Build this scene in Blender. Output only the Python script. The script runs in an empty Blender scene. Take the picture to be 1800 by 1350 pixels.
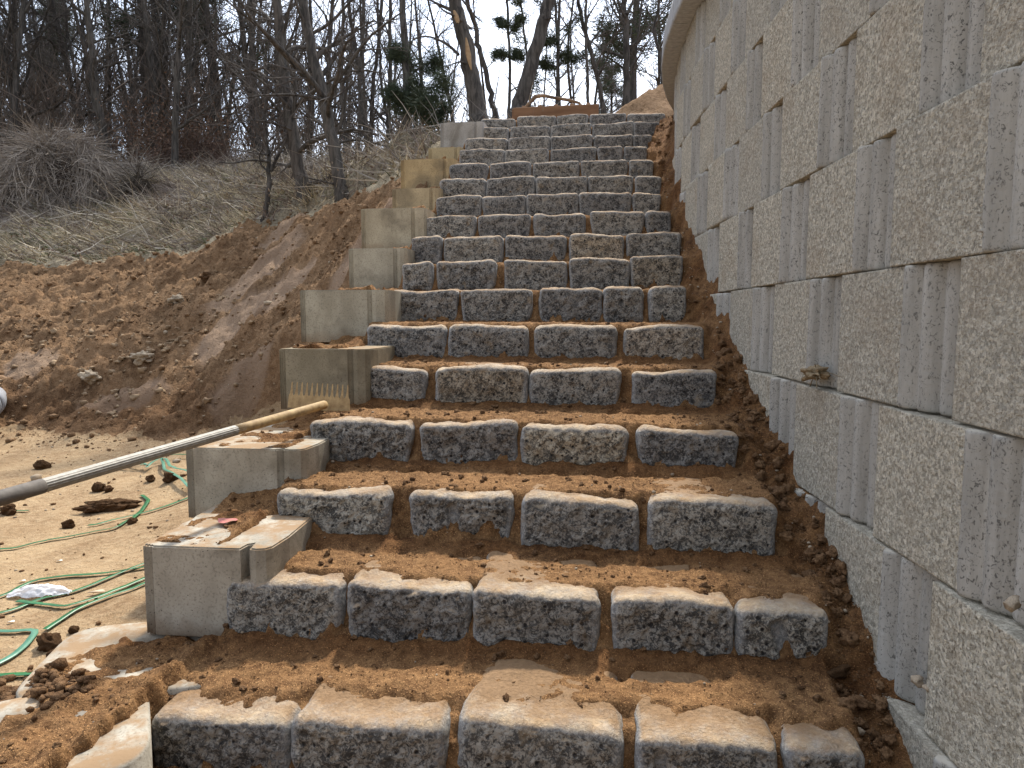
import bpy, math, random
import numpy as np
from mathutils import Vector, Matrix

sc = bpy.context.scene
COL = sc.collection
# ------------------------------------------------------------------ camera, light, sky
E = 1.10                                   # eye height over the flat yard (z = 0.02)
YAW = math.radians(7.3)                    # the camera looks a little left of the stair axis (+y)
PITCH = math.radians(5.3)
cam = bpy.data.cameras.new('camera')
cam.sensor_width = 36; cam.lens = 25.0; cam.clip_start = 0.05; cam.clip_end = 1500
co = bpy.data.objects.new('camera', cam); COL.objects.link(co)
co.location = (0, 0, E); co.rotation_euler = (math.radians(90) - PITCH, 0, YAW)
sc.camera = co
SUN_EL, SUN_AZ = math.radians(55), math.radians(4)   # azimuth from +y towards +x
sun = bpy.data.lights.new('sun', 'SUN'); sun.energy = 3.2; sun.angle = math.radians(3.5); sun.color = (1, .93, .82)
so = bpy.data.objects.new('sun', sun); COL.objects.link(so)
sd = Vector((math.sin(SUN_AZ)*math.cos(SUN_EL), math.cos(SUN_AZ)*math.cos(SUN_EL), math.sin(SUN_EL)))
so.rotation_euler = sd.to_track_quat('Z', 'Y').to_euler(); so.location = (2, 6, 12)
world = bpy.data.worlds.new('World'); sc.world = world; world.use_nodes = True
wt = world.node_tree; wt.nodes.clear()
def wn(t, **k):
    n = wt.nodes.new(t)
    for a, b in k.items(): setattr(n, a, b)
    return n
wo = wn('ShaderNodeOutputWorld'); wb = wn('ShaderNodeBackground'); wb.inputs[1].default_value = .12
sky = wn('ShaderNodeTexSky'); sky.sky_type = 'NISHITA'; sky.sun_disc = False
sky.sun_elevation = SUN_EL; sky.sun_rotation = SUN_AZ; sky.dust_density = 1.2
tc = wn('ShaderNodeTexCoord'); mp = wn('ShaderNodeMapping'); mp.inputs['Scale'].default_value = (1, 1, 2.6)
nz = wn('ShaderNodeTexNoise'); nz.inputs['Scale'].default_value = 2.3; nz.inputs['Detail'].default_value = 8; nz.inputs['Roughness'].default_value = .58; nz.inputs['Distortion'].default_value = .3
rp = wn('ShaderNodeValToRGB'); rp.color_ramp.elements[0].position = .30; rp.color_ramp.elements[1].position = .60; rp.color_ramp.elements[0].color = (.25, .25, .25, 1)
mx = wn('ShaderNodeMix', data_type='RGBA'); mx.inputs[7].default_value = (5.3, 5.75, 6.6, 1)
L = wt.links.new
L(tc.outputs['Generated'], mp.inputs[0]); L(mp.outputs[0], nz.inputs[0]); L(nz.outputs[0], rp.inputs[0]); L(rp.outputs[0], mx.inputs[0])
# thin cloud glows towards the sun behind it
dp = wn('ShaderNodeVectorMath', operation='DOT_PRODUCT'); dp.inputs[1].default_value = tuple(sd); L(tc.outputs['Generated'], dp.inputs[0])
gl = wn('ShaderNodeMapRange', interpolation_type='SMOOTHSTEP'); gl.inputs[1].default_value = .2; gl.inputs[2].default_value = 1.; gl.inputs[3].default_value = .72; gl.inputs[4].default_value = 2.1; L(dp.outputs['Value'], gl.inputs[0])
sv = wn('ShaderNodeVectorMath', operation='SCALE'); L(sky.outputs[0], mx.inputs[6]); L(mx.outputs[2], sv.inputs[0]); L(gl.outputs[0], sv.inputs['Scale']); L(sv.outputs[0], wb.inputs[0]); L(wb.outputs[0], wo.inputs[0])
sc.view_settings.view_transform = 'Standard'; sc.view_settings.look = 'None'
sc.view_settings.gamma = 1; sc.view_settings.use_curve_mapping = False
sc.view_settings.exposure = 0.93

# ------------------------------------------------------------------ helpers
F_ = np.array([-math.sin(YAW)*math.cos(PITCH), math.cos(YAW)*math.cos(PITCH), -math.sin(PITCH)])
R_ = np.array([math.cos(YAW), math.sin(YAW), 0.])
U_ = np.cross(R_, F_)
C_ = np.array([0, 0, E])
def ray(px, py): return F_ + (px-900)/1250*R_ - (py-675)/1250*U_
def at(px, py, d): return C_ + d*ray(px, py)
def at_y(px, py, Y):
    r = ray(px, py); return C_ + r*(Y/r[1])
def at_z(px, py, z):
    r = ray(px, py); return C_ + r*((z-E)/r[2])

rng = np.random.default_rng(7)
PERM = rng.permutation(256); PERM = np.concatenate([PERM, PERM, PERM])
GR = rng.normal(size=(256, 3)); GR /= np.linalg.norm(GR, axis=1)[:, None]
def perlin(p):
    p = np.asarray(p, float); i = np.floor(p).astype(int); f = p-i; i &= 255
    u = f*f*f*(f*(f*6-15)+10); r = 0
    for dx in (0, 1):
        for dy in (0, 1):
            for dz in (0, 1):
                h = PERM[PERM[PERM[(i[:, 0]+dx) & 255]+((i[:, 1]+dy) & 255)]+((i[:, 2]+dz) & 255)]
                g = GR[h]
                w = (u[:, 0] if dx else 1-u[:, 0])*(u[:, 1] if dy else 1-u[:, 1])*(u[:, 2] if dz else 1-u[:, 2])
                r = r + w*(g[:, 0]*(f[:, 0]-dx)+g[:, 1]*(f[:, 1]-dy)+g[:, 2]*(f[:, 2]-dz))
    return r*1.5
def fbm(p, o=4, g=.5, lac=2.03):
    a = 1; s = 0; p = np.asarray(p, float)
    for k in range(o): s = s + a*perlin(p+k*17.3); a *= g; p = p*lac
    return s
def billow(p, o=3, g=.5):
    a = 1; s = 0
    for k in range(o): s = s + a*np.abs(perlin(p+k*9.1)); a *= g; p = p*2.1
    return s
def sstep(a, b, x):
    t = np.clip((x-a)/(b-a), 0, 1); return t*t*(3-2*t)
def P3(x, y, s, z=0.):
    return np.stack([x*s, y*s, np.full_like(x, z)], -1)

def mesh_np(name, v, f, smooth=True, attrs=None):
    """v Nx3, f: MxK index array (K = 3 or 4) or list of such arrays"""
    fs = f if isinstance(f, list) else [f]
    me = bpy.data.meshes.new(name)
    me.vertices.add(len(v)); me.vertices.foreach_set('co', np.asarray(v, np.float32).ravel())
    nl = sum(x.size for x in fs); npol = sum(len(x) for x in fs)
    me.loops.add(nl); me.polygons.add(npol)
    me.loops.foreach_set('vertex_index', np.concatenate([x.ravel() for x in fs]).astype(np.int32))
    st = []; o = 0
    for x in fs:
        st.append(o + np.arange(len(x))*x.shape[1]); o += x.size
    me.polygons.foreach_set('loop_start', np.concatenate(st).astype(np.int32))
    if smooth: me.polygons.foreach_set('use_smooth', np.ones(npol, bool))
    for k, a in (attrs or {}).items():
        a = np.asarray(a, np.float32)
        if a.ndim == 2:
            at_ = me.attributes.new(k, 'FLOAT_COLOR', 'POINT'); at_.data.foreach_set('color', a.ravel())
        else:
            at_ = me.attributes.new(k, 'FLOAT', 'POINT'); at_.data.foreach_set('value', a)
    me.update(calc_edges=True); me.validate()
    return me
def link(name, me, mat=None, parent=None, loc=None, rot=None):
    o = bpy.data.objects.new(name, me); COL.objects.link(o)
    if mat and me and not me.materials: me.materials.append(mat)
    if parent: o.parent = parent
    if loc is not None: o.location = loc
    if rot is not None: o.rotation_euler = rot
    return o
def tag(o, label=None, cat=None, group=None, kind=None):
    for k, v in (('label', label), ('category', cat), ('group', group), ('kind', kind)):
        if v: o[k] = v
    return o
def thing(name, label, cat, loc=(0, 0, 0), rz=0, group=None):
    o = bpy.data.objects.new(name, None); COL.objects.link(o); o.empty_display_size = .1
    o.location = loc; o.rotation_euler = (0, 0, rz)
    return tag(o, label, cat, group)
def gridf(nx, ny):
    i = np.arange(nx-1)[:, None]*ny + np.arange(ny-1)[None, :]
    i = i.ravel(); return np.stack([i, i+ny, i+ny+1, i+1], -1)

# ------------------------------------------------------------------ materials
class M:
    def __init__(s, name, rough=.9, spec=.2):
        s.m = bpy.data.materials.new(name); s.m.use_nodes = True; s.t = s.m.node_tree
        s.b = s.t.nodes['Principled BSDF']; s.b.inputs['Roughness'].default_value = rough
        s.b.inputs['Specular IOR Level'].default_value = spec
        s.tc = s.n('ShaderNodeTexCoord'); s.vec = s.tc.outputs['Object']
    def n(s, t, **k):
        n = s.t.nodes.new(t)
        for a, b in k.items(): setattr(n, a, b)
        return n
    def l(s, a, b): s.t.links.new(a, b)
    def set(s, sock, v):
        if isinstance(v, bpy.types.NodeSocket): s.l(v, sock)
        else: sock.default_value = (*v, 1) if isinstance(v, tuple) and len(v) == 3 and sock.type == 'RGBA' else v
    def perobj(s, k=20):
        oi = s.n('ShaderNodeObjectInfo'); a = s.n('ShaderNodeVectorMath', operation='SCALE'); a.inputs[0].default_value = (k, k*.7, k*1.3)
        s.l(oi.outputs['Random'], a.inputs['Scale']); b = s.n('ShaderNodeVectorMath', operation='ADD')
        s.l(s.tc.outputs['Object'], b.inputs[0]); s.l(a.outputs[0], b.inputs[1]); s.vec = b.outputs[0]; s.rand = oi.outputs['Random']
    def noise(s, sc_, det=5, ro=.55, scale=None, dist=0):
        v = s.vec
        if scale:
            mp = s.n('ShaderNodeMapping'); mp.inputs['Scale'].default_value = scale; s.l(v, mp.inputs[0]); v = mp.outputs[0]
        n = s.n('ShaderNodeTexNoise'); n.inputs['Scale'].default_value = sc_; n.inputs['Detail'].default_value = det
        n.inputs['Roughness'].default_value = ro; n.inputs['Distortion'].default_value = dist; s.l(v, n.inputs[0]); return n.outputs[0]
    def vor(s, sc_, feature='F1', rand=1, scale=None):
        v = s.vec
        if scale:
            mp = s.n('ShaderNodeMapping'); mp.inputs['Scale'].default_value = scale; s.l(v, mp.inputs[0]); v = mp.outputs[0]
        n = s.n('ShaderNodeTexVoronoi', feature=feature); n.inputs['Scale'].default_value = sc_; n.inputs['Randomness'].default_value = rand
        s.l(v, n.inputs[0]); return n.outputs['Distance']
    def ramp(s, f, *st):
        r = s.n('ShaderNodeValToRGB'); e = r.color_ramp.elements
        while len(e) < len(st): e.new(.5)
        for k, (p, c) in enumerate(st):
            e[k].position = p; e[k].color = (c, c, c, 1) if not isinstance(c, tuple) else (*c, 1)
        s.l(f, r.inputs[0]); return r.outputs[0]
    def mr(s, f, a, b, c=0., d=1.):
        r = s.n('ShaderNodeMapRange'); s.l(f, r.inputs[0])
        for k, v in enumerate((a, b, c, d)): r.inputs[k+1].default_value = v
        return r.outputs[0]
    def mix(s, f, a, b, mode='MIX'):
        m = s.n('ShaderNodeMix', data_type='RGBA', blend_type=mode); s.set(m.inputs[0], f); s.set(m.inputs[6], a); s.set(m.inputs[7], b); return m.outputs[2]
    def math(s, op, a, b=0.):
        m = s.n('ShaderNodeMath', operation=op); s.set(m.inputs[0], a); s.set(m.inputs[1], b); return m.outputs[0]
    def attr(s, name):
        a = s.n('ShaderNodeAttribute', attribute_name=name); return a
    def up(s):
        g = s.n('ShaderNodeNewGeometry'); x = s.n('ShaderNodeSeparateXYZ'); s.l(g.outputs['Normal'], x.inputs[0]); return x.outputs['Z']
    def bump(s, h, strength=.5, dist=.01, prev=None):
        b = s.n('ShaderNodeBump'); b.inputs['Strength'].default_value = strength; b.inputs['Distance'].default_value = dist
        s.l(h, b.inputs['Height'])
        if prev is not None: s.l(prev, b.inputs['Normal'])
        return b.outputs[0]
    def out(s, col, nrm=None, rough=None):
        s.set(s.b.inputs['Base Color'], col)
        if nrm is not None: s.l(nrm, s.b.inputs['Normal'])
        if rough is not None: s.set(s.b.inputs['Roughness'], rough)
        return s.m

def mat_stone():
    m = M('basalt_stone', .85, .25); m.perobj()
    fr = m.attr('front').outputs['Fac']
    a = m.noise(92, 5, .7, dist=1.0); b = m.noise(9, 5, .6); big = m.noise(26, 3, .6)
    pit = m.vor(85); pit2 = m.vor(30)
    base_d = m.mix(m.ramp(b, (.38, 0.), (.64, 1.)), (.055, .054, .054), (.105, .102, .098))
    light = m.mix(b, (.30, .29, .27), (.40, .38, .345))
    k = m.math('ADD', m.math('MULTIPLY', a, .68), m.math('MULTIPLY', big, .32))
    ret = m.ramp(k, (.455, 0.), (.545, 1.))
    face = m.mix(ret, base_d, light)
    tone = m.mix(m.mr(m.rand, 0, 1), (.72, .715, .72), (1.15, 1.11, 1.03))
    face = m.mix(1., face, tone, 'MULTIPLY'); oi = m.n('ShaderNodeObjectInfo'); face = m.mix(1., face, oi.outputs['Color'], 'MULTIPLY')
    rim = m.mix(m.ramp(a, (.42, 0.), (.6, 1.)), (.20, .20, .20), (.40, .39, .365))
    c = m.mix(fr, rim, face)
    pits = m.ramp(pit2, (.12, 1.), (.22, 0.)); pitm = m.math('MULTIPLY', pits, m.mr(fr, .2, .8))
    c = m.mix(pitm, c, (.03, .028, .028))
    lich = m.ramp(m.noise(14, 4, .6), (.60, 0.), (.72, 1.))
    c = m.mix(m.math('MULTIPLY', lich, .45), c, (.34, .25, .15))
    dust = m.math('MULTIPLY', m.ramp(m.up(), (.35, 0.), (.85, 1.)), m.ramp(m.noise(16, 7, .8), (.34, .35), (.62, 1.2)))
    c = m.mix(m.math('MULTIPLY', dust, .85), c, m.mix(m.ramp(m.noise(6, 3), (.4, 0.), (.6, 1.)), (.54, .42, .28), (.42, .285, .16)))
    xz = m.n('ShaderNodeSeparateXYZ'); m.l(m.tc.outputs['Object'], xz.inputs[0])
    film = m.math('ADD', xz.outputs[1], m.math('MULTIPLY', m.math('SUBTRACT', m.noise(12, 8, .8), .5), .34))
    film = m.math('MULTIPLY', m.ramp(m.math('ADD', film, .5), (.325, .08), (.44, .95)), m.ramp(m.up(), (.5, 0.), (.85, 1.)))
    c = m.mix(film, c, m.mix(m.noise(60, 3), (.17, .10, .05), (.33, .205, .105)))
    # soil splashed low on the face
    lz = m.math('ADD', m.math('SUBTRACT', xz.outputs[2], m.math('MULTIPLY', m.noise(16, 6, .75), .12)), .5)
    c = m.mix(m.ramp(lz, (.335, .75), (.375, 0.)), c, (.17, .10, .055))
    n1 = m.bump(a, .9, .010); n2 = m.bump(pit, .5, .004, n1); n3 = m.bump(m.math('MULTIPLY', pitm, -1.), .9, .006, n2)
    return m.out(c, n3)
def mat_wallblock():
    m = M('split_face_concrete', .95, .12); m.perobj()
    g = m.attr('groove').outputs['Fac']
    f1 = m.noise(150, 4, .7); f2 = m.noise(45, 5, .65); f3 = m.noise(5, 4, .6); sp = m.noise(330, 2, .5)
    c = m.mix(m.ramp(f2, (.36, 0.), (.62, 1.)), (.44, .395, .305), (.62, .57, .465))
    gr_ = m.n('ShaderNodeTexVoronoi'); gr_.inputs['Scale'].default_value = 125; m.l(m.vec, gr_.inputs[0]); sx_ = m.n('ShaderNodeSeparateColor'); m.l(gr_.outputs['Color'], sx_.inputs[0])
    c = m.mix(1., c, m.ramp(sx_.outputs[0], (.0, .62), (.5, .95), (1., 1.35)), 'MULTIPLY')
    c = m.mix(m.ramp(f1, (.36, .8), (.45, 0.)), c, (.11, .095, .07))
    c = m.mix(m.ramp(f1, (.58, 0.), (.70, .75)), c, (.68, .66, .60))
    c = m.mix(m.ramp(f3, (.5, 0.), (.74, .4)), c, (.36, .26, .16))
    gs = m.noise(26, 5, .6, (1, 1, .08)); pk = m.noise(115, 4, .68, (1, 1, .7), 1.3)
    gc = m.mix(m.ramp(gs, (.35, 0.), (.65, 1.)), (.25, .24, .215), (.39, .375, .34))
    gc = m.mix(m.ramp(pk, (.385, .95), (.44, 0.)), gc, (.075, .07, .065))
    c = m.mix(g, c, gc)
    c = m.mix(m.mr(m.rand, 0, 1, 0, .3), c, (.30, .29, .26))
    dust = m.ramp(m.up(), (.5, 0.), (.9, .5)); c = m.mix(dust, c, (.50, .44, .34))
    h = m.math('ADD', m.math('ADD', m.math('MULTIPLY', f2, 1.2), m.math('MULTIPLY', f1, .5)), m.math('MULTIPLY', sx_.outputs[1], .35))
    st = m.mix(g, (1., 1., 1.), (.12, .12, .12))
    b = m.n('ShaderNodeBump'); b.inputs['Distance'].default_value = .018; m.l(st, b.inputs['Strength']); m.l(h, b.inputs['Height'])
    b2 = m.bump(m.ramp(pk, (.35, 0.), (.43, 1.)), .35, .003, b.outputs[0])
    return m.out(c, b2)
def mat_sideblock():
    m = M('smooth_concrete', .9, .15); m.perobj()
    f1 = m.noise(120, 4, .65); f2 = m.noise(7, 5, .6, (1, 1, .6)); yl = m.mr(m.attr('warm').outputs['Fac'], 0, 1)
    c = m.mix(m.ramp(f2, (.35, 0.), (.65, 1.)), (.31, .28, .225), (.44, .405, .335))
    c = m.mix(m.ramp(f1, (.36, .55), (.48, 0.)), c, (.17, .15, .12))
    oi = m.n('ShaderNodeObjectInfo')
    c = m.mix(1., c, oi.outputs['Color'], 'MULTIPLY')
    st = m.ramp(m.noise(3.2, 4, .6, dist=.8), (.52, 0.), (.66, .5)); c = m.mix(st, c, (.13, .11, .08))
    xz = m.n('ShaderNodeSeparateXYZ'); m.l(m.tc.outputs['Object'], xz.inputs[0]); lowz = m.math('SUBTRACT', xz.outputs[2], m.math('MULTIPLY', m.noise(9, 6, .7), .16)); c = m.mix(m.ramp(m.math('ADD', lowz, .5), (.40, .8), (.49, 0.)), c, (.20, .13, .075))
    hol = m.ramp(m.vor(38), (.06, .9), (.10, 0.)); c = m.mix(hol, c, (.09, .08, .065))
    d = m.math('MULTIPLY', m.ramp(m.up(), (.6, 0.), (.95, 1.)), m.ramp(m.noise(9, 6, .7), (.40, 0.), (.56, .9)))
    c = m.mix(d, c, (.27, .175, .095))
    return m.out(c, m.bump(f1, .35, .004))
def mat_soil(name, dark, mid, light, fine=.35, patch=None, sc_=1.):
    m = M(name, .95, .08)
    a = m.noise(3.0*sc_, 6, .6); b = m.noise(30*sc_, 5, .7); c1 = m.noise(170*sc_, 3, .7); v = m.vor(70*sc_)
    c = m.mix(m.ramp(a, (.36, 0.), (.64, 1.)), dark, mid)
    c = m.mix(m.ramp(b, (.40, 0.), (.68, .75)), c, light)
    c = m.mix(m.ramp(c1, (.34, .6), (.46, 0.)), c, tuple(x*.45 for x in dark))
    c = m.mix(m.ramp(m.noise(260*sc_, 2, .6), (.60, 0.), (.68, fine)), c, tuple(min(.8, x*1.7) for x in light))
    if patch:
        p = m.attr('patch').outputs['Fac']
        c = m.mix(m.math('MULTIPLY', p, .85), c, patch)
        st = m.mr(p, 0, 1, .9, .25)
    w = m.attr('darken').outputs['Fac']
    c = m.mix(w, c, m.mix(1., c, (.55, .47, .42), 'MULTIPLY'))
    n1 = m.bump(b, .8, .02/sc_)
    n2 = m.bump(c1, .8, .006/sc_, n1); n3 = m.bump(v, .35, .006/sc_, n2)
    if patch: pass
    return m.out(c, n3)
def mat_attr(name, rough=.9, noise_s=40, spec=.1, amt=.35, transl=0):
    """colour from the vertex attribute tint (the natural colour of each blade or twig)"""
    m = M(name, rough, spec)
    t = m.attr('tint').outputs['Color']
    c = m.mix(m.math('MULTIPLY', m.noise(noise_s, 3), amt), t, (.05, .045, .04))
    return m.out(c)
def mat_plain(name, col, col2=None, rough=.6, spec=.3, s=30, bump=.2, metal=0, scale=None, bd=.004):
    m = M(name, rough, spec); f = m.noise(s, 5, .6, scale)
    c = m.mix(m.ramp(f, (.35, 0.), (.65, 1.)), col, col2 or tuple(x*.7 for x in col))
    m.b.inputs['Metallic'].default_value = metal
    return m.out(c, m.bump(f, bump, bd))
def mat_bark(name, c1, c2):
    m = M(name, .95, .1); m.perobj()
    f = m.noise(22, 5, .65, (1, 1, .14), .6); g = m.noise(3, 3)
    c = m.mix(m.ramp(f, (.40, 0.), (.6, 1.)), c1, c2); c = m.mix(m.mr(g, .3, .7, 0, .4), c, (.12, .115, .10))
    return m.out(c, m.bump(f, .9, .03))

MS = mat_stone(); MW = mat_wallblock(); MB = mat_sideblock()
M_STEP = mat_soil('step_soil', (.095, .049, .023), (.185, .098, .044), (.33, .188, .085), .9)
M_BANK = mat_soil('bank_soil', (.11, .065, .035), (.21, .125, .066), (.34, .22, .125), patch=(.29, .205, .14), sc_=.6)
M_YARD = mat_soil('yard_sand', (.24, .155, .085), (.36, .25, .14), (.46, .34, .205), sc_=.8)
M_HILL = mat_soil('hill_litter', (.17, .14, .095), (.30, .25, .17), (.42, .36, .26), sc_=.5)
M_CLOD = mat_soil('clod_soil', (.085, .046, .024), (.15, .084, .043), (.25, .15, .078), sc_=1.)
M_GRASS = mat_attr('dry_grass')
M_BARK = mat_bark('grey_bark', (.03, .026, .024), (.105, .092, .082))
M_BARK2 = mat_bark('brown_bark', (.035, .03, .027), (.12, .102, .088))
M_TWIG = mat_plain('twig_bark', (.13, .115, .105), (.075, .066, .06), .95, .05, 12, .0)
M_PINE = mat_plain('pine_needles', (.035, .05, .032), (.075, .092, .055), .8, .2, 3, .0)
M_VINE = mat_attr('dead_vines')
# ------------------------------------------------------------------ where the steps stand
D = [1.78, 2.15, 2.52, 2.95, 3.40, 3.80, 4.22, 4.55, 4.87, 5.2, 5.52, 5.83, 6.12, 6.42, 6.75, 7.1, 7.45]
ROWS = [
 [(255,500,1262),(505,775,1272),(802,1096,1282),(1117,1370,1305),(1385,1530,1322)],
 [(390,598,1026),(602,824,1034),(829,1052,1044),(1072,1293,1062),(1302,1466,1078)],
 [(478,682,868),(713,898,873),(915,1126,880),(1140,1368,884)],
 [(542,722,742),(731,907,744),(913,1106,751),(1120,1304,757)],
 [(606,748,648),(763,925,647),(930,1093,650),(1111,1262,654)],
 [(641,781,571),(786,928,571),(937,1087,571),(1094,1239,573)],
 [(686,804,510),(807,936,508),(946,1058,507),(1062,1133,505),(1142,1208,504)],
 [(705,758,461),(766,871,458),(884,996,457),(998,1107,455),(1107,1202,449)],
 [(721,774,416),(777,883,414),(886,994,412),(999,1098,411),(1100,1198,409)],
 [(747,836,378),(839,933,375),(937,1028,373),(1037,1133,370),(1135,1181,371)],
 [(764,846,343),(847,925,342),(925,1016,339),(1018,1111,337),(1112,1164,338)],
 [(772,853,313),(853,940,310),(941,1031,309),(1032,1114,307),(1116,1165,309)],
 [(787,858,287),(859,934,284),(935,1018,282),(1019,1104,279),(1104,1150,279)],
 [(805,886,262),(887,965,261),(966,1049,258),(1050,1095,255),(1096,1139,255)],
 [(816,892,241),(892,967,239),(967,1042,237),(1043,1113,235),(1113,1148,234)],
 [(828,894,223),(895,966,220),(967,1040,216),(1041,1114,213),(1114,1161,212)],
 [(843,907,207),(908,977,202),(978,1035,200),(1036,1101,198),(1103,1170,197)]]
NR = len(ROWS)
YR = np.array([at(930, np.mean([s[2] for s in r]), d)[1] for r, d in zip(ROWS, D)])
ST = []                                     # per row: list of (x0, x1, ztop)
for r, Y in zip(ROWS, YR):
    o = []
    for a, b, t in r:
        l, q = at_y(a, t, Y), at_y(b, t, Y); o.append((l[0], q[0], (l[2]+q[2])/2))
    ST.append(o)
TOPC = [np.polyfit([(a+b)/2 for a, b, z in o], [z for a, b, z in o], 1) for o in ST]
XLr = np.array([o[0][0] for o in ST]); XRr = np.array([o[-1][1] for o in ST])
def T(i, x):
    if i < 0: return np.polyval(TOPC[0], x)-.2*(-i)
    if i >= NR: return np.polyval(TOPC[-1], x)+.0*(i)
    return np.polyval(TOPC[i], x)
YE = np.concatenate([[YR[0]-.4], YR, [YR[-1]+.6, YR[-1]+1.4]])   # Y edges incl. before and after
# left flank blocks: px left, px right of the face, top y, view depth, height, tint
FL = [(247,470,958,2.32,.30,(1,1,1)), (323,532,786,2.85,.29,(1,1,.98)), (488,646,613,3.5,.30,(.70,.67,.58)),
      (525,680,510,4.12,.30,(1,1,.95)), (611,714,437,4.85,.30,(1.02,1.02,.97)), (633,748,367,5.35,.31,(1.05,1.0,.88)),
      (688,774,332,5.9,.30,(1.12,.98,.74)), (703,800,281,6.3,.33,(1.15,.95,.64)), (752,812,260,6.8,.25,(1.1,1.0,.75)), (773,850,216,7.2,.36,(.95,.98,1.08))]
FLW = []
for a, b, t, d, h, tint in FL:
    p = at(a, t, d); q = at_y(b, t, p[1]); FLW.append((p[0], q[0], p[1], p[2], h, tint))

# ------------------------------------------------------------------ segmental retaining wall on the right
TH = math.radians(4.55)
tv = np.array([-math.sin(TH), math.cos(TH)]); nr = np.array([math.cos(TH), math.sin(TH)])
S0, RC = 5.3, 6.2
def wall_path(s):
    if s <= S0: return nr*.94 + tv*s, 0.
    th = (s-S0)/RC
    return nr*.94 + tv*S0 + RC*(math.sin(th)*tv+(1-math.cos(th))*nr), th
CH, BW = .385, .68
def facets(p, cell, seed):
    """broken rock: every cell of a jittered lattice is a small tilted plane"""
    q = p[:, :2]/cell; i0 = np.floor(q).astype(int); best = np.full(len(q), 9e9); val = np.zeros(len(q))
    for dx in (-1, 0, 1):
        for dy in (-1, 0, 1):
            c = i0+[dx, dy]; h = (PERM[(PERM[c[:, 0] & 255]+c[:, 1]) & 255]+int(seed)*7) & 255; g = GR[h]; g2 = GR[(h*3+11) & 255]
            d = q-(c+.5+.45*np.clip(g2[:, :2], -1, 1)); r = (d**2).sum(1); m = r < best; best = np.where(m, r, best)
            val = np.where(m, .55*g[:, 2]+.75*(d[:, 0]*g[:, 0]+d[:, 1]*g[:, 1]), val)
    return val
def wall_block_mesh(name, hi, seed):
    nu, nv = (130, 74) if hi else (44, 24)
    gap = .005; W, H = BW-gap, CH-.006
    u = np.linspace(0, W, nu); v = np.linspace(0, H, nv)
    Ug, Vg = np.meshgrid(u, v, indexing='ij'); U1, V1 = Ug.ravel(), Vg.ravel()
    gw = .245 + .006*fbm(np.stack([V1*9, V1*0+seed, V1*0], -1), 3)
    g = 1-sstep(-.006, .006, U1-gw)
    p = np.stack([U1, V1, np.full_like(U1, seed*3.1)], -1)
    rough = .012 + .020*fbm(p*5, 2) + .010*fbm(p*15+5, 3, .6) + facets(p, .070, seed)*.030 + (facets(p, .024, seed+5)*.014+.006*fbm(p*60, 2) if hi else .008*fbm(p*40, 2))
    edge = np.minimum.reduce([V1, H-V1, W-U1, np.maximum(U1-gw, 0)+.012])
    rough -= .014*np.exp(-edge/.006) + .010*np.exp(-edge/.02)
    ph = U1/.245*3.2*math.pi
    groove = -.055*(1-U1/.245)**1.1 - .006 + .026*np.abs(np.cos(ph))**.7 - .006 + (.0012*fbm(p*90, 2) if hi else 0)
    groove -= .004*np.exp(-np.minimum(V1, H-V1)/.004)
    y = rough*(1-g)+groove*g
    bev = np.exp(-np.minimum(V1, H-V1)/.004)*.0
    V = np.stack([U1, y-bev, V1], -1)
    # ring pushed back makes top, bottom and ends
    G = V.reshape(nu, nv, 3); G2 = np.zeros((nu+2, nv+2, 3)); G2[1:-1, 1:-1] = G
    G2[0, 1:-1] = G[0]; G2[-1, 1:-1] = G[-1]; G2[:, 0] = G2[:, 1]; G2[:, -1] = G2[:, -2]
    for sl in ((0, slice(None)), (-1, slice(None)), (slice(None), 0), (slice(None), -1)): G2[sl][..., 1] = -.30
    GA = np.zeros((nu+2, nv+2)); GA[1:-1, 1:-1] = g.reshape(nu, nv); GA[:, 0] = GA[:, 1]; GA[:, -1] = GA[:, -2]
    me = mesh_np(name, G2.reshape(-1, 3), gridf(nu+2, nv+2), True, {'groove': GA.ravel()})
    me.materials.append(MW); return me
wall = thing('retaining_wall', 'tall grey split faced concrete block retaining wall with fluted joints, right of the steps', 'wall', (*wall_path(0)[0], 0))
hi_m = [wall_block_mesh('wall_block', True, k) for k in range(6)]
lo_m = [wall_block_mesh('wall_block', False, k+20) for k in range(4)]
wr = random.Random(4)
wx, wy = wall_path(0)[0]
for k in range(-5, 5):
    z = E+.14+CH*k
    s = 1.72-4*BW if k % 2 else 2.06-4*BW
    while s < 9.6:
        P, th = wall_path(s+BW/2); far = s > 3.6
        P0, th0 = wall_path(s)
        # soil hides everything well under the slope of the steps
        if not (z+CH < E-1.35+.52*max(0, s-1.6)-.15):
            me = wr.choice(lo_m if far else hi_m)
            off = -.010*(k+3)+.006+wr.uniform(-.007, .007)
            a = (th0 if s+BW < S0 else (wall_path(s+BW)[1]+th0)/2)
            rz = math.pi/2+TH-a
            out = np.array([-math.cos(TH-a), -math.sin(TH-a)])
            o = link('wall_block', me, None, wall)
            o.location = (P0[0]+out[0]*off-wx, P0[1]+out[1]*off-wy, z+wr.uniform(-.002, .002)+.003)
            o.rotation_euler = (wr.uniform(-.004, .004), wr.uniform(-.003, .003), rz+wr.uniform(-.006, .006))
        s += BW
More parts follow.
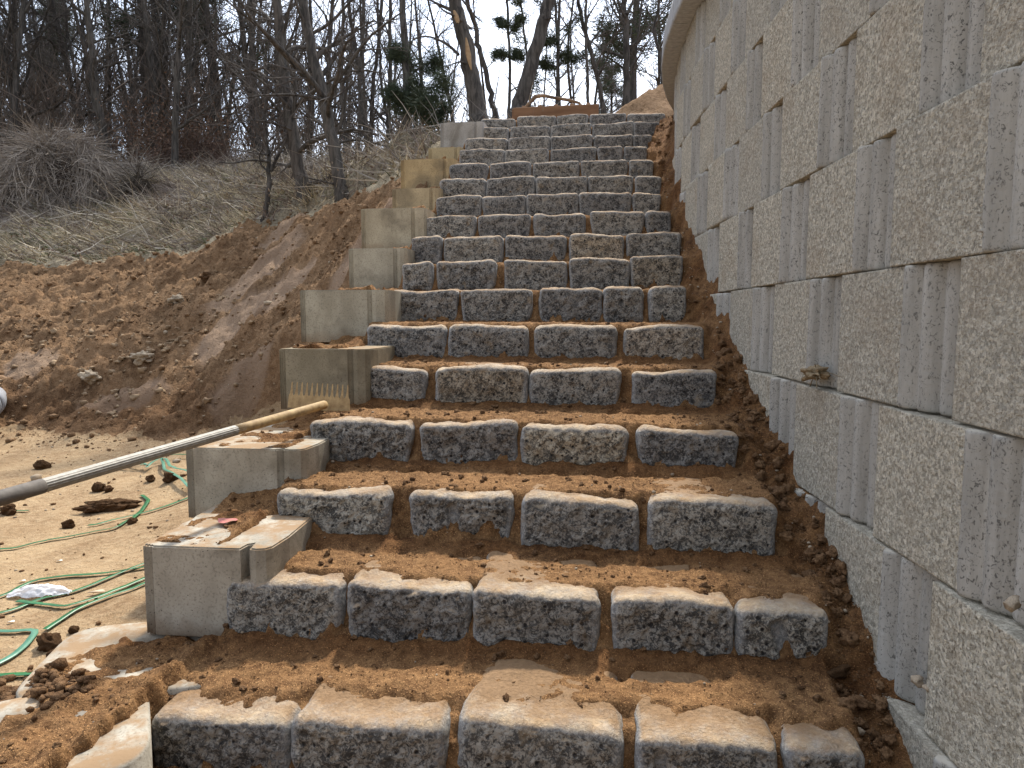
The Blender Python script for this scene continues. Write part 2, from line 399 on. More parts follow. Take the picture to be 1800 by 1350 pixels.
# cap stones
def cap_mesh():
    W, H = .445, .30
    nu, nv = 90, 12
    u = np.linspace(0, W, nu); v = np.linspace(0, H, nv)
    U1, V1 = [a.ravel() for a in np.meshgrid(u, v, indexing='ij')]
    p = np.stack([U1, V1, U1*0], -1)
    y = .055 - .04*sstep(.14, .30, V1) + .002*fbm(p*20, 3) + .010*np.abs(np.sin(U1/W*math.pi*14))*(1-sstep(.0, .05, V1))
    y -= .02*np.exp(-np.minimum(U1, W-U1)/.006)*.5 + .01*np.exp(-V1/.006)
    G = np.stack([U1, y, V1], -1).reshape(nu, nv, 3)
    G2 = np.zeros((nu+2, nv+2, 3)); G2[1:-1, 1:-1] = G; G2[0, 1:-1] = G[0]; G2[-1, 1:-1] = G[-1]; G2[:, 0] = G2[:, 1]; G2[:, -1] = G2[:, -2]
    for sl in ((0, slice(None)), (-1, slice(None)), (slice(None), 0), (slice(None), -1)): G2[sl][..., 1] = -.25
    me = mesh_np('cap_stone', G2.reshape(-1, 3), gridf(nu+2, nv+2), True, {'groove': np.ones((nu+2)*(nv+2))}); me.materials.append(M_CAP); return me
M_CAP = mat_plain('cap_concrete', (.36, .37, .38), (.27, .275, .28), .9, .1, 25, .4)
cm = cap_mesh(); s = -1
while s < 9.6:
    P0, th0 = wall_path(s); a = (th0+wall_path(s+.45)[1])/2; rz = math.pi/2+TH-a
    o = link('cap_stone', cm, None, wall); o.location = (P0[0]-wx, P0[1]-wy, E+.14+CH*5+.008); o.rotation_euler = (0, 0, rz); s += .45

# ------------------------------------------------------------------ the steps
def round_box(W, Dp, H, r, n, seed, rough=.010, keyst=0., groove=None, chip=0.):
    nx, ny, nz = [max(3, int(round(a/n))) for a in (W, Dp, H)]
    ny = max(4, ny//2)
    pts = []; faces = []
    idx = {}
    def vid(i, j, k):
        key = (i*(ny+1)+j)*(nz+1)+k
        return key
    q = []
    def face(A, B, fn, flip):
        a, b = np.meshgrid(np.arange(A), np.arange(B), indexing='ij'); a, b = a.ravel(), b.ravel()
        c = [fn(a, b), fn(a+1, b), fn(a+1, b+1), fn(a, b+1)]
        if flip: c = c[::-1]
        q.append(np.stack([(i*(ny+1)+j)*(nz+1)+k for i, j, k in c], -1))
    Z = lambda a, v: np.full_like(a, v)
    face(nx, nz, lambda a, b: (a, Z(a, 0), b), False); face(nx, nz, lambda a, b: (a, Z(a, ny), b), True)
    face(nx, ny, lambda a, b: (a, b, Z(a, nz)), False); face(nx, ny, lambda a, b: (a, b, Z(a, 0)), True)
    face(ny, nz, lambda a, b: (Z(a, nx), a, b), False); face(ny, nz, lambda a, b: (Z(a, 0), a, b), True)
    q = np.concatenate(q); uq, inv = np.unique(q, return_inverse=True); q = inv.reshape(q.shape)
    k = uq % (nz+1); j = (uq//(nz+1)) % (ny+1); i = uq//((nz+1)*(ny+1))
    h = np.array([W, Dp, H])/2
    p = (np.stack([i/nx, j/ny, k/nz], -1)*2-1)*h
    inner = np.clip(p, -(h-r), h-r); d = p-inner; ln = np.maximum(np.linalg.norm(d, axis=1), 1e-9)[:, None]
    nrm = d/ln; p = inner+nrm*r
    fx = np.clip((h[0]-np.abs(p[:, 0]))/.03, 0, 1); fz = np.clip((h[2]-np.abs(p[:, 2]))/.028, 0, 1)
    front = sstep(.45, .95, -nrm[:, 1])*sstep(.05, .9, np.minimum(fx, fz)+.25*perlin(p*35+seed))
    sp = p+seed*5.37
    disp = .010*fbm(sp*4, 2)+rough*.55*fbm(sp*14, 3)
    disp += front*(rough*.7*fbm(sp*33, 3, .6)-.0045*(rough/.01)*billow(sp*70, 2)-.004)
    disp -= .010*np.maximum(0, perlin(sp*26+9)-.42)*front*3
    disp -= (1-front)*.0015*billow(sp*50, 2)
    if chip: # a broken lower edge
        cxx = sstep(-.1, .35, perlin(np.stack([sp[:, 0]*7, sp[:, 0]*0+seed, sp[:, 0]*0], -1)))
        disp -= chip*cxx*sstep(-.2*H, -h[2], p[:, 2])*(nrm[:, 2] < .3)
    p = p+nrm*disp[:, None]
    if groove is not None:                  # a slanting saw mark across the face
        g0, gs, wd = groove; dd = np.abs(p[:, 0]-g0-gs*(h[2]-p[:, 2]))
        c = (1-sstep(wd*.6, wd, dd))*(p[:, 1] < -h[1]*.6)*sstep(.0, .03, h[2]-.02-p[:, 2]); p[:, 1] += .022*c; front = front*(1-c)
    # slightly wedge shaped towards the bottom, warped as a whole
    low = sstep(h[2]*.5, -h[2], p[:, 2])
    p[:, 0] *= 1-keyst*low
    p[:, 2] += .006*np.sin(p[:, 0]*9+seed*3)
    return p, q, front
steps = thing('stone_steps', 'long straight flight of rough dark basalt block steps filled with brown soil', 'stairs', (float(np.mean([XLr[0], XRr[0]])), float(YR[0]), .0))
sx, sy = steps.location[0], steps.location[1]
srr = random.Random(11); sid = 0
special_groove = {(1, 4): (-.04, .38, .026), (2, 1): (-.03, .03, .022), (0, 3): (-.11, 0., .018)}
for i, o in enumerate(ST):
    for j, (x0, x1, zt) in enumerate(o):
        sid += 1
        W = x1-x0
        base = (ST[i-1][min(j, len(ST[i-1])-1)][2] if i else zt-.2)
        base = float(T(i-1, (x0+x1)/2)) if i else zt-.205
        H = zt-base+.03
        tint = {(4,1): (1.5,1.35,1.12), (5,3): (1.35,1.25,1.15), (8,3): (1.35,1.22,1.05), (7,4): (1.3,1.2,1.05), (3,1): (.8,.8,.82), (3,2): (1.25,1.18,1.05), (2,0): (1.35,1.35,1.3)}.get((i, j), (1, 1, 1))
        Dp = (.40 if i < 6 else .30) if not (i == 0) else .38
        n = .0058 if i < 2 else .0072 if i < 4 else .011 if i < 8 else .016
        r = min(srr.uniform(.030, .046), W*.2)
        if i >= 6: r = srr.uniform(.026, .036)
        p, q, fr = round_box(W, Dp, H, r, n, sid*1.7, srr.uniform(.008, .015) if i < 8 else srr.uniform(.006, .012),
                             srr.choice([0, 0, .02, .05, .09]) if i > 0 else 0, special_groove.get((i, j)), srr.choice([0, 0, .01, .03, .045]))
        me = mesh_np('stone', p, q, True, {'front': fr})
        s_ = link('stone', me, MS, steps)
        s_.color = (*tint, 1); s_.location = ((x0+x1)/2-sx, YR[i]+Dp/2-sy+srr.uniform(-.012, .012), zt-H/2)
        s_.rotation_euler = (srr.uniform(-.025, .02), srr.uniform(-.012, .012), srr.uniform(-.03, .03))

# stepped flank blocks on the left
def flank_mesh(w, h, dp, hollow=False, seed=0):
    nd_ = .045 if seed == 0 else .008
    pl = []
    # left side with vertical flutes, front face, notch, tail wing
    pl += [(0, dp)]
    for k in range(7): pl += [(.0+.010*(k % 2), dp*.55-(dp*.55-.05)*k/6)]
    pl += [(.0, .02), (.006, .004), (.012, .010), (.018, .000), (.024, .006), (.030, -.003), (.036, .003), (.044, -.004)]
    nf = .78*w
    pl += [(nf, -.012), (nf+.006, nd_-.01), (nf+.02, nd_), (nf+.028, -.004), (nf+.05, -.012), (w-.015, -.004), (w, .02), (w+.01, .13), (w, dp)]
    import bmesh
    bm = bmesh.new()
    vs = [bm.verts.new((x, y, 0)) for x, y in pl]; f = bm.faces.new(vs)
    if f.normal.z > 0: f.normal_flip()
    ex = bmesh.ops.extrude_face_region(bm, geom=[f]); tv_ = [g for g in ex['geom'] if isinstance(g, bmesh.types.BMVert)]
    bmesh.ops.translate(bm, verts=tv_, vec=(0, 0, h)); bm.normal_update()
    bmesh.ops.recalc_face_normals(bm, faces=bm.faces)
    edges = [e for e in bm.edges if abs(e.verts[0].co.z-h) < 1e-4 and abs(e.verts[1].co.z-h) < 1e-4]
    bmesh.ops.bevel(bm, geom=edges, offset=.005, segments=2, affect='EDGES')
    me = bpy.data.meshes.new('flank_block'); bm.to_mesh(me); bm.free(); me.materials.append(MB); return me
flank = thing('flank_wall', 'stepped row of smooth pale concrete blocks climbing along the left edge of the steps', 'wall', (FLW[0][0], FLW[0][2], 0))
for k, (x0, x1, y, zt, h, tint) in enumerate(FLW):
    o = link('flank_block', flank_mesh(x1-x0, h, .62, seed=k), None, flank)
    o.location = (x0-flank.location[0], y-flank.location[1], zt-h); o.rotation_euler = (0, 0, math.radians([3, 2, 1, 1, 1, 1, 0, 0, 0, 0][k])); o.color = (*tint, 1)
# first course, nearly buried: only the tops show, with their rounded hollow
def base_block(w, dp, h):
    n = 26; out = []; 
    a = np.linspace(0, 2*math.pi, 48, endpoint=False)
    def sq(a, hw, hd, e): 
        c, s_ = np.cos(a), np.sin(a); return np.sign(c)*np.abs(c)**e*hw, np.sign(s_)*np.abs(s_)**e*hd
    ox, oy = sq(a, w/2, dp/2, .38); ix, iy = sq(a, w*.24, dp*.22, .75)
    o2x, o2y = sq(a, w/2-.008, dp/2-.008, .38)
    rings = [(ox, oy, 0), (ox, oy, h-.008), (o2x, o2y, h), (ix, iy, h), (ix*.96, iy*.96, h-.12), (ix*0, iy*0, h-.13)]
    V = np.concatenate([np.stack([x, y, np.full(48, z)], -1) for x, y, z in rings]); Fq = []
    for r_ in range(len(rings)-1):
        i = np.arange(48); j = (i+1) % 48; Fq.append(np.stack([r_*48+i, r_*48+j, (r_+1)*48+j, (r_+1)*48+i], -1))
    me = mesh_np('flank_block', V, np.concatenate(Fq), False); me.materials.append(MB); return me
bb = base_block(.62, .50, .3)
ZB = E-1.050
for cx, cy, rz in ((262, 1146, .32), (18, 1305, .62)):
    p = at_z(cx, cy, ZB); o = link('flank_block', bb, None, flank)
    o.location = (p[0]-flank.location[0], p[1]-flank.location[1], ZB-.3); o.rotation_euler = (0, 0, rz)
# ------------------------------------------------------------------ soil on and beside the steps
YA = FLW[0][2]
flY = np.array([f[2] for f in FLW]); flX = np.array([f[0] for f in FLW]); flT = np.array([f[3] for f in FLW])
GZ = E-1.08                                 # level of the yard
def wall_x(y):
    ss = np.linspace(-1, 9.5, 400); P = np.array([wall_path(s)[0] for s in ss]); return np.interp(y, P[:, 1], P[:, 0])
ys = np.concatenate([np.arange(.95, 3.6, .0095), np.arange(3.6, 9.3, .02)])
xs = np.arange(-2.25, 1.75, .0115)
Xg, Yg = np.meshgrid(xs, ys, indexing='ij'); X1, Y1 = Xg.ravel(), Yg.ravel()
ri = np.searchsorted(YR, Y1, side='right')-1                      # -1 before the first row
topA = np.stack([T(i, X1) for i in range(-2, NR+1)], 0)            # row index +2
Ta = np.take_along_axis(topA, (ri+2)[None], 0)[0]; Tb = np.take_along_axis(topA, (ri+1)[None], 0)[0]
Tn = np.take_along_axis(topA, np.minimum(ri+3, NR+2)[None], 0)[0]
Yp = np.concatenate([[YR[0]-.38], YR, [YR[-1]+3]]); Ya = Yp[ri+1]; Yn = Yp[ri+2]
q2 = np.stack([X1, Y1, X1*0], -1)
nA = fbm(q2*6, 3); nB = fbm(q2*16+3, 3); nC = fbm(q2*45+7, 3, .6); bl = billow(q2*30+1, 3, .6)
since = Y1-Ya; until = Yn-Y1
cover = .055+.045*nA; cover = np.where(ri <= 0, .13+.06*nA, np.where(ri == 1, .09+.06*nA, cover))
lev = Ta-.030+.038*sstep(cover-.025, cover+.035, since+.02*nB)
lev += np.where(ri < 5, .034, .010)*np.exp(-np.maximum(until, 0)/.05)*(1+.6*nA)-np.where(ri >= 6, .018, 0)
# bare strips of the stones underneath near the foot of the next riser
strip = sstep(.05, .07, until)*(1-sstep(.095, .125, until+.02*nB))*sstep(-.05, .18, perlin(np.stack([X1*3.2, Yn*7.7, X1*0], -1)))
lev -= np.where(ri <= 4, .030*strip, .012*strip)
fr = sstep(-.01, .10, since+.03*nB)
lowr = np.where(ri > 5, .0, .02); lev = Tb+lowr+(lev-Tb-lowr)*fr
slope = Ta+(Tn-Ta)*np.clip(since/np.maximum(Yn-Ya, .01), 0, 1)
rr = np.clip(ri, 0, NR-1); xl = XLr[rr]; xr = XRr[rr]
xl = np.where((until < .05) & (ri < NR-1), XLr[np.minimum(rr+1, NR-1)], xl)
# right hand gutter between steps and wall
wl = sstep(0, .05, X1-xr+.015*nB)
right = slope-np.where(ri < 1, .20, np.where(ri < 3, .15, np.where(ri < 7, .12, .085)))+.035*nA+.02*nB+.016*bl+.05*np.exp(-(wall_x(Y1)-X1)/.06)
lev = lev*(1-wl)+right*wl
# left strip between steps and flank blocks
bi = np.searchsorted(flY+.03, Y1, side='right')-1
LB = np.where(bi < 0, E-1.058+.02*nB, flT[np.clip(bi, 0, 9)]+.004)
nextY = np.concatenate([flY, [12.]])[bi+1]
LB = LB-.010+.05*np.exp(-np.maximum(nextY-Y1, 0)/.07)*(bi >= 0)+.016*nA
ld = np.maximum(xl-X1, 0)
mixw = np.exp(-ld/.12)
left = LB+.06*np.exp(-ld/.035)+.012*nA
left = np.where(Y1 < YA-.02, E-1.045+.016*nA+.013*nB+.06*np.exp(-ld/.06), left)
wl2 = sstep(0, .035, xl-X1+.012*nB)
lev = lev*(1-wl2)+left*wl2
lev += .0065*nB+.0045*nC+.005*bl+.0025*fbm(q2*95+2, 2)
lev = np.where(Y1 > YR[-1]+.35, np.maximum(lev, 0)*0+(T(NR-1, X1)-.02+.03*nA), lev)
# the near end runs out into the yard
edge = sstep(-1.50, -1.85, X1+.12*nA)
lev = lev*(1-edge)+(GZ-.10)*edge
darken = sstep(.16, .0, until)*.8*(ri >= 0)+.55*wl*(X1 > xr)  # darker towards each riser foot; the wall's shade painted into the gutter soil
darken = np.clip(darken+.25*nA, 0, 1)
keep_left = np.interp(Y1, flY, flX+.10, left=-9, right=9)
keep_left = np.where(Y1 < YA+.03, -9, keep_left)
bstep = np.searchsorted(flY, Y1, side='right')-1
bx = np.where(bstep < 0, -9, flX[np.clip(bstep, 0, 9)]+.012)
bx = np.where(Y1 > flY[-1]+.5, -9, bx)
V = np.stack([X1, Y1, lev], -1); Fq = gridf(len(xs), len(ys))
okv = (X1 > bx) & (X1 < wall_x(Y1)+.10)
ok = okv[Fq].all(axis=1); Fq = Fq[ok]
used = np.unique(Fq); mp_ = np.zeros(len(V), int); mp_[used] = np.arange(len(used))
me = mesh_np('step_soil', V[used], mp_[Fq][:, ::1], True, {'darken': darken[used]})
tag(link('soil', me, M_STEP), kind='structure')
SOILG = (xs, ys, lev.reshape(len(xs), len(ys)))
def soil_z(x, y):
    i = int(np.clip(np.searchsorted(xs, x), 0, len(xs)-1)); j = int(np.clip(np.searchsorted(ys, y), 0, len(ys)-1)); return float(SOILG[2][i, j])

# ------------------------------------------------------------------ terrain: yard, bank and hillside in one height function
CP = []
def cp(px, py, d): CP.append(at(px, py, d))
for px, py in ((0,1340),(120,1230),(0,1150),(230,1140),(0,1000),(240,1000),(0,900),(320,880),(150,840),(0,810),(300,800),(-300,1100),(-300,900),(-500,800),(-900,850)):
    CP.append(at_z(px, py, GZ))
for px, py in ((-400,778),(0,778),(120,782),(300,790),(420,775)): CP.append(at_z(px, py, GZ+.02))
for x, y in ((-6, -3), (0, -3), (5, -3), (-15, -3), (-15, 3), (.3, 2), (.8, 1)): CP.append(np.array([x, y, GZ]))
for a in ((0,720,6.5),(0,640,7.1),(0,560,8.0),(0,500,8.9),(0,468,9.6),(-400,720,6.5),(-400,560,8.2),(-400,470,10),(-800,700,6.8),(-800,560,8.6),
          (100,690,6.6),(100,600,7.4),(100,490,9.1),(200,700,6.5),(200,620,7.1),(210,530,8.2),(200,456,9.3),(330,441,9.1),(300,600,7.1),(300,700,6.4),
          (400,690,6.2),(400,600,6.8),(400,500,7.9),(420,402,9.0),(480,690,5.8),(480,600,6.3),(500,480,7.4),(500,380,8.7),
          (560,353,8.5),(560,440,7.2),(560,540,6.2),(600,400,7.3),(620,470,6.2),(640,345,7.7),(640,400,6.8),(690,360,6.2),(700,322,6.7),(690,300,7.4),(755,280,7.3),(760,272,8.2),
          (0,420,10.6),(0,380,12),(0,340,14),(0,320,17),(200,420,10.3),(200,370,12),(200,320,14.5),(200,302,17),(-400,400,12),(-400,330,16),(-400,300,20),(-900,400,13),(-900,300,22),
          (350,410,9.9),(350,360,11.5),(350,310,14),(350,298,17),(500,350,10),(500,315,12),(500,296,15),(620,320,9.5),(640,300,11),(650,284,14),(700,284,10),(740,276,12)):
    cp(*a)
for x, y, z in ((-2.4, 8.6, 2.25+E-.02), (-.5, 8.8, E+2.12), (.8, 9, E+2.13), (0, 12, E+2.3), (3, 12, E+2.4), (-2, 14, E+2.7), (1, 20, E+2.7), (-5, 25, E+3.6), (-14, 26, E+4.6), (-30, 28, E+6), (12, 20, E+2.6),
                (-5, 45, E+3.2), (5, 45, E+2.5), (-30, 50, E+7), (-50, 30, E+8), (25, 40, E+2.5), (25, 10, E+2.2), (5, 5, E+2.2), (12, 0, E+2.0), (-45, 5, GZ+1), (-45, -3, GZ), (-15, 8, E-.2), (-15, 14, E+1.6), (-25, 16, E+2.6)):
    CP.append(np.array([x, y, z], float))
CP = np.array(CP)
def rbf_fit(P, z, lam=.02):
    n = len(P); A = np.zeros((n+3, n+3)); r = np.linalg.norm(P[:, None]-P[None], axis=2); A[:n, :n] = r+np.eye(n)*-lam
    A[:n, n] = 1; A[:n, n+1:] = P; A[n, :n] = 1; A[n+1:, :n] = P.T
    return np.linalg.solve(A, np.concatenate([z, [0, 0, 0]]))
WR = rbf_fit(CP[:, :2], CP[:, 2], .08)
def terr0(x, y):
    o = np.zeros(len(x))
    for a in range(0, len(x), 20000):
        q = np.stack([x[a:a+20000], y[a:a+20000]], -1); r = np.sqrt(((q[:, None]-CP[None, :, :2])**2).sum(2))
        o[a:a+20000] = r@WR[:len(CP)]+WR[-3]+q@WR[-2:]
    return o
footP = np.array([at_z(px, py, GZ)[:2] for px, py in ((-900,790),(-400,775),(0,770),(120,776),(300,785),(420,775))])
footP = np.concatenate([[[-40, footP[0, 1]]], footP, [[0, footP[-1, 1]-.5]]])
crestP = np.array([at(*a)[:2] for a in ((-900,520,10),(-400,470,10),(0,468,9.6),(200,456,9.3),(330,441,9.1),(420,402,9.0),(500,380,8.7),(560,353,8.5),(640,340,7.8),(700,318,6.9),(745,300,7.2))])
crestP = np.concatenate([[[-40, crestP[0, 1]]], crestP, [[0, 9.5], [3, 9.5]]])
PATCHES = [((455,470,7.7), .75, .5, .9), ((420,560,7.0), .55, .42, .8), ((520,500,7.0), .5, .3, .6), ((495,400,8.4), .6, .2, .75), ((610,490,6.3), .4, .25, .5), ((695,340,6.4), .3, .2, 1.), ((430,650,6.3), .35, .2, .4), ((60,640,7.1), .5, .3, .3), ((230,690,6.5), .5, .16, .2)]
def terrain(x, y, detail=True):
    z = terr0(x, y)
    fy = np.interp(x, footP[:, 0], footP[:, 1]); cy = np.interp(x, crestP[:, 0], crestP[:, 1])
    p = np.stack([x, y, x*0], -1)
    n1 = fbm(p*.9, 4); yard = 1-sstep(-.25, .25, y-fy+.25*n1)
    hill = sstep(-.25, .2, y-cy+.3*fbm(p*1.8+4, 3)*.6)
    bank = (1-yard)*(1-hill)
    z = np.where(yard > 0, z*(1-yard)+np.maximum(GZ-.02, np.minimum(z, GZ+.06))*yard, z)
    # wind the bank's clods and rills down the slope
    nb = fbm(p*2.3+11, 4, .55); nc = fbm(np.stack([x*7+y*3, y*4-x*2, x*0], -1), 4, .55); nd = billow(p*13, 3, .6)
    patch = np.zeros(len(x))
    wob = .35*fbm(p*1.6+3, 3)+.12*fbm(p*6, 2)
    for (cx, cy, d_), ra, rb, an in PATCHES:
        ra *= .8; rb *= .72
        q = at(cx, cy, d_); u = (x-q[0])*math.cos(an)+(y-q[1])*math.sin(an); v = -(x-q[0])*math.sin(an)+(y-q[1])*math.cos(an)
        patch = np.maximum(patch, 1-sstep(.8, 1.05, np.sqrt((u/ra)**2+(v/rb)**2)+wob))
    patch *= bank
    rough = bank*(1-.62*patch)
    du, dv_ = x*.82+y*.57, -x*.57+y*.82
    st1 = fbm(np.stack([du*1.1, dv_*4.2, x*0+8], -1), 4, .55); st2 = billow(np.stack([du*3.5, dv_*12, x*0], -1), 3, .6)
    if detail:
        z = z+.68*rough*(.14*st1+.05*(st2-.4)+.10*nb+.075*nc+.09*np.maximum(nd-.42, -.14)+.035*fbm(p*20, 3, .6))+patch*(.045*nb+.012*nc+.012*np.floor(3*nb))
        z = z+yard*(.010*nb+.006*nc+.006*np.maximum(nd-.4, 0))
        z = z+hill*(.20*fbm(p*.8+5, 3)+.10*fbm(p*2.7, 3)+.05*nc)
    return z, yard, bank, hill, patch, nb
def grow(a, b, st, k):
    o = [a]
    while o[-1] < b: o.append(o[-1]+st); st *= k
    return np.array(o)
tx = np.concatenate([-grow(8.2, 60, .05, 1.05)[::-1], np.arange(-8.15, .3, .027), grow(.32, 40, .06, 1.06)])
ty = np.concatenate([[-3, -1.5, -.5, 0, .4], np.arange(.7, 3.2, .04), np.arange(3.2, 9.9, .027), grow(9.92, 62, .045, 1.022)])
Xg, Yg = np.meshgrid(tx, ty, indexing='ij'); X1, Y1 = Xg.ravel(), Yg.ravel()
Z1, yard, bank, hill, patch, nb = terrain(X1, Y1)
wxx = wall_x(Y1)
def under(x, y):                            # where the soil of the steps or the backfill takes over
    lx = np.interp(y, flY, flX+.22)
    return (x > lx) & (y > YA+.25) & (y < YR[-1]+1.1) & (x < wall_x(y)+.35)
Z1 = np.where((X1 > wxx+.2), np.maximum(Z1, E+1.9), Z1)
lw = (X1 > -1.55) & (X1 < wxx+.1) & (Y1 < YR[-1]+.5)
lim = np.interp(Y1, np.concatenate([[-5, YR[0]-.6], YR]), np.concatenate([[GZ-.2, GZ-.2], [o[0][2]-.35 for o in ST]]))
Z1 = np.where(lw & (X1 > np.interp(Y1, flY, flX+.1)), np.minimum(Z1, lim), Z1)
Fq = gridf(len(tx), len(ty))
cls = np.where(yard > .5, 0, np.where(hill > .5, 2, 1)); fc = cls[Fq].max(axis=1)
jb = (X1 > wxx+.2); fc = np.where(jb[Fq].any(axis=1), 1, fc)
V = np.stack([X1, Y1, Z1], -1)
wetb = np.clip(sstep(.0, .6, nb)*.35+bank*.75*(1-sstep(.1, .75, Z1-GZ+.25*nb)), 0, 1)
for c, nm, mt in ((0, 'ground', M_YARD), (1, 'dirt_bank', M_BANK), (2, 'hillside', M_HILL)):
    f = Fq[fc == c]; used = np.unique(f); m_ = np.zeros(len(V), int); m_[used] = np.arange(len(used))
    me = mesh_np(nm, V[used], m_[f], True, {'patch': patch[used], 'darken': wetb[used]})
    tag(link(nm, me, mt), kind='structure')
from mathutils.bvhtree import BVHTree
def tz(x, y):
    """height of the terrain grid at one point"""
    i = np.clip(np.searchsorted(tx, x)-1, 0, len(tx)-2); j = np.clip(np.searchsorted(ty, y)-1, 0, len(ty)-2)
    Zg = Z1.reshape(len(tx), len(ty)); a = (x-tx[i])/(tx[i+1]-tx[i]); b = (y-ty[j])/(ty[j+1]-ty[j])
    return (Zg[i, j]*(1-a)+Zg[i+1, j]*a)*(1-b)+(Zg[i, j+1]*(1-a)+Zg[i+1, j+1]*a)*b
def hit(px, py, d0=5.):
    """how far along this line of sight the terrain is met"""
    for d in np.arange(d0, 26, .04):
        q = at(px, py, d)
        if q[2] <= tz(q[0], q[1]): return float(d)
    return None
# far land out to the horizon, under the forest
me = mesh_np('far_land', np.array([[-900, 58, E+1.6], [900, 58, E+1.6], [900, 1200, E+1.6], [-900, 1200, E+1.6], [-900, -800, GZ-.6], [900, -800, GZ-.6], [900, 58, GZ-.6], [-900, 58, GZ-.6]], float), np.array([[0, 1, 2, 3], [4, 5, 6, 7]]), False, {'patch': np.zeros(8), 'darken': np.zeros(8)})
tag(link('far_ground', me, M_HILL), kind='structure')
# heap of dug soil at the head of the steps
hx, hy = np.meshgrid(np.linspace(-2.2, 2.2, 90), np.linspace(-1.6, 1.6, 60), indexing='ij'); hx, hy = hx.ravel(), hy.ravel()
r = np.sqrt((hx/2.2)**2+(hy/1.6)**2); p = np.stack([hx, hy, hx*0], -1)
hz = 1.45*np.clip(1-r, 0, 1)**.9+.10*fbm(p*2, 4)*(r < 1)+.05*billow(p*7, 3)-.12
hc = at(1172, 170, 10.6)
me = mesh_np('soil_heap', np.stack([hx, hy, hz], -1), gridf(90, 60), True, {'patch': hx*0, 'darken': hx*0+.1})
o = link('soil_heap', me, M_BANK); o.location = (hc[0], hc[1], E+2.15); tag(o, kind='structure')
# ------------------------------------------------------------------ loose clods and stones
def clod_mesh(seed, n=3, flat=.75, rough=.35):
    import bmesh
    bm = bmesh.new(); bmesh.ops.create_icosphere(bm, subdivisions=n, radius=1)
    v = np.array([x.co[:] for x in bm.verts]); d = 1+rough*fbm(v*1.3+seed*3.3, 3)+.18*fbm(v*4+seed, 3)
    v = v*d[:, None]*np.array([1, .8, flat]); f = np.array([[a.index for a in q.verts] for q in bm.faces]); bm.free()
    me = mesh_np('clod', v, f, True, {'darken': np.zeros(len(v))+.3, 'patch': np.zeros(len(v))}); return me
M_PEB = mat_plain('pebble', (.40, .33, .24), (.22, .17, .12), .9, .1, 8, .2)
M_BROCK = mat_plain('bank_stone', (.34, .25, .16), (.19, .13, .08), .95, .05, 9, .5)
cr = random.Random(5)
cms = [clod_mesh(k, 4, .75, .4) for k in range(4)]
CL = [(85,1128,17,'large brown earth clod on the sandy yard between the green straps'),(94,1151,10,'small clod touching the large clod beside the pointed green strap'),
      (175,856,10,'dark earth clod beneath the rake handle, left of its smaller neighbour'),(191,860,7,'small dark clod right beside the dark clod beneath the rake handle'),
      (265,851,8,'dark clod lying left of the tangled pale green straps'),(73,812,10,'dark round clod on the yard above the metal rake handle'),
      (15,894,11,'brown clod at the left picture edge under the rake grip'),(130,1108,7,'small dark clod right of the large clod, below the long green strap'),
      (120,917,9,'flat pale clod left of the green strap loop'),(68,1046,0,None),(300,852,11,'dark clod among the tangled straps by the second flank block'),(232,921,7,'small clod by the corner of the long green strap')]
for px, py, rp_, lab in CL:
    if not lab: continue
    p = at_z(px, py+rp_*.6, GZ); R = rp_*np.linalg.norm(p-C_)/1250
    o = link('earth_clod', cr.choice(cms).copy(), M_CLOD); o.data.materials.clear(); o.data.materials.append(M_CLOD)
    o.location = (p[0], p[1], tz(p[0], p[1])+R*.45); o.scale = (R, R, R); o.rotation_euler = (cr.uniform(-.4, .4), cr.uniform(-.4, .4), cr.uniform(0, 6)); tag(o, lab, 'clod')
p = at_z(190, 893, GZ); R = 30*np.linalg.norm(p-C_)/1250
o = link('earth_clod', clod_mesh(33, 5, .30, .45), M_CLOD); o.location = (p[0], p[1], tz(p[0], p[1])+R*.2); o.scale = (R*1.2, R*.55, R*1.1); o.rotation_euler = (0, 0, .5); tag(o, 'long broken slab of dark earth lying on the sandy yard', 'clod')
def scatter(name, pts, sizes, mat, meshes, kind='stuff', **kw):
    """many loose lumps joined in one object"""
    base = [(np.array([v.co[:] for v in m.vertices]), np.array([q.vertices[:] for q in m.polygons])) for m in meshes]
    vs, fs, o = [], [], 0
    rg = np.random.default_rng(len(pts))
    for (x, y, z), s in zip(pts, sizes):
        v, f = base[rg.integers(len(base))]; a = rg.uniform(0, 6.28); c, s_ = math.cos(a), math.sin(a)
        e = rg.uniform(.7, 1.3, 3)*s; w = v*e; w = np.stack([w[:, 0]*c-w[:, 1]*s_, w[:, 0]*s_+w[:, 1]*c, w[:, 2]], -1)+[x, y, z+s*.25]
        vs.append(w); fs.append(f+o); o += len(v)
    vs = np.concatenate(vs); me = mesh_np(name, vs, np.concatenate(fs), False, {'darken': np.zeros(len(vs)), 'patch': np.zeros(len(vs))})
    return tag(link(name, me, mat), kind=kind, **kw)
lo2 = [clod_mesh(k+50, 2, .7, .7) for k in range(5)]; lo1 = [clod_mesh(k+70, 1, .7, .45) for k in range(4)]
g = np.random.default_rng(3)
pts, sz = [], []
for cx, cy, d_, n_, sp_ in ((240,600,7.2,40,.22),(310,585,7.2,22,.12),(215,690,6.5,26,.2),(385,520,7.5,14,.12),(100,640,7.0,30,.35),(330,640,6.7,22,.25),(270,630,6.9,26,.2),(60,600,7.4,26,.4),(420,620,6.6,20,.25),(180,560,7.8,24,.4),(550,640,6.0,10,.15)):
    q = at(cx, cy, d_)
    for k in range(n_):
        x, y = q[0]+g.normal()*sp_, q[1]+g.normal()*sp_*.8; pts.append((x, y, tz(x, y))); sz.append(.012+.03*g.random()**2.5)
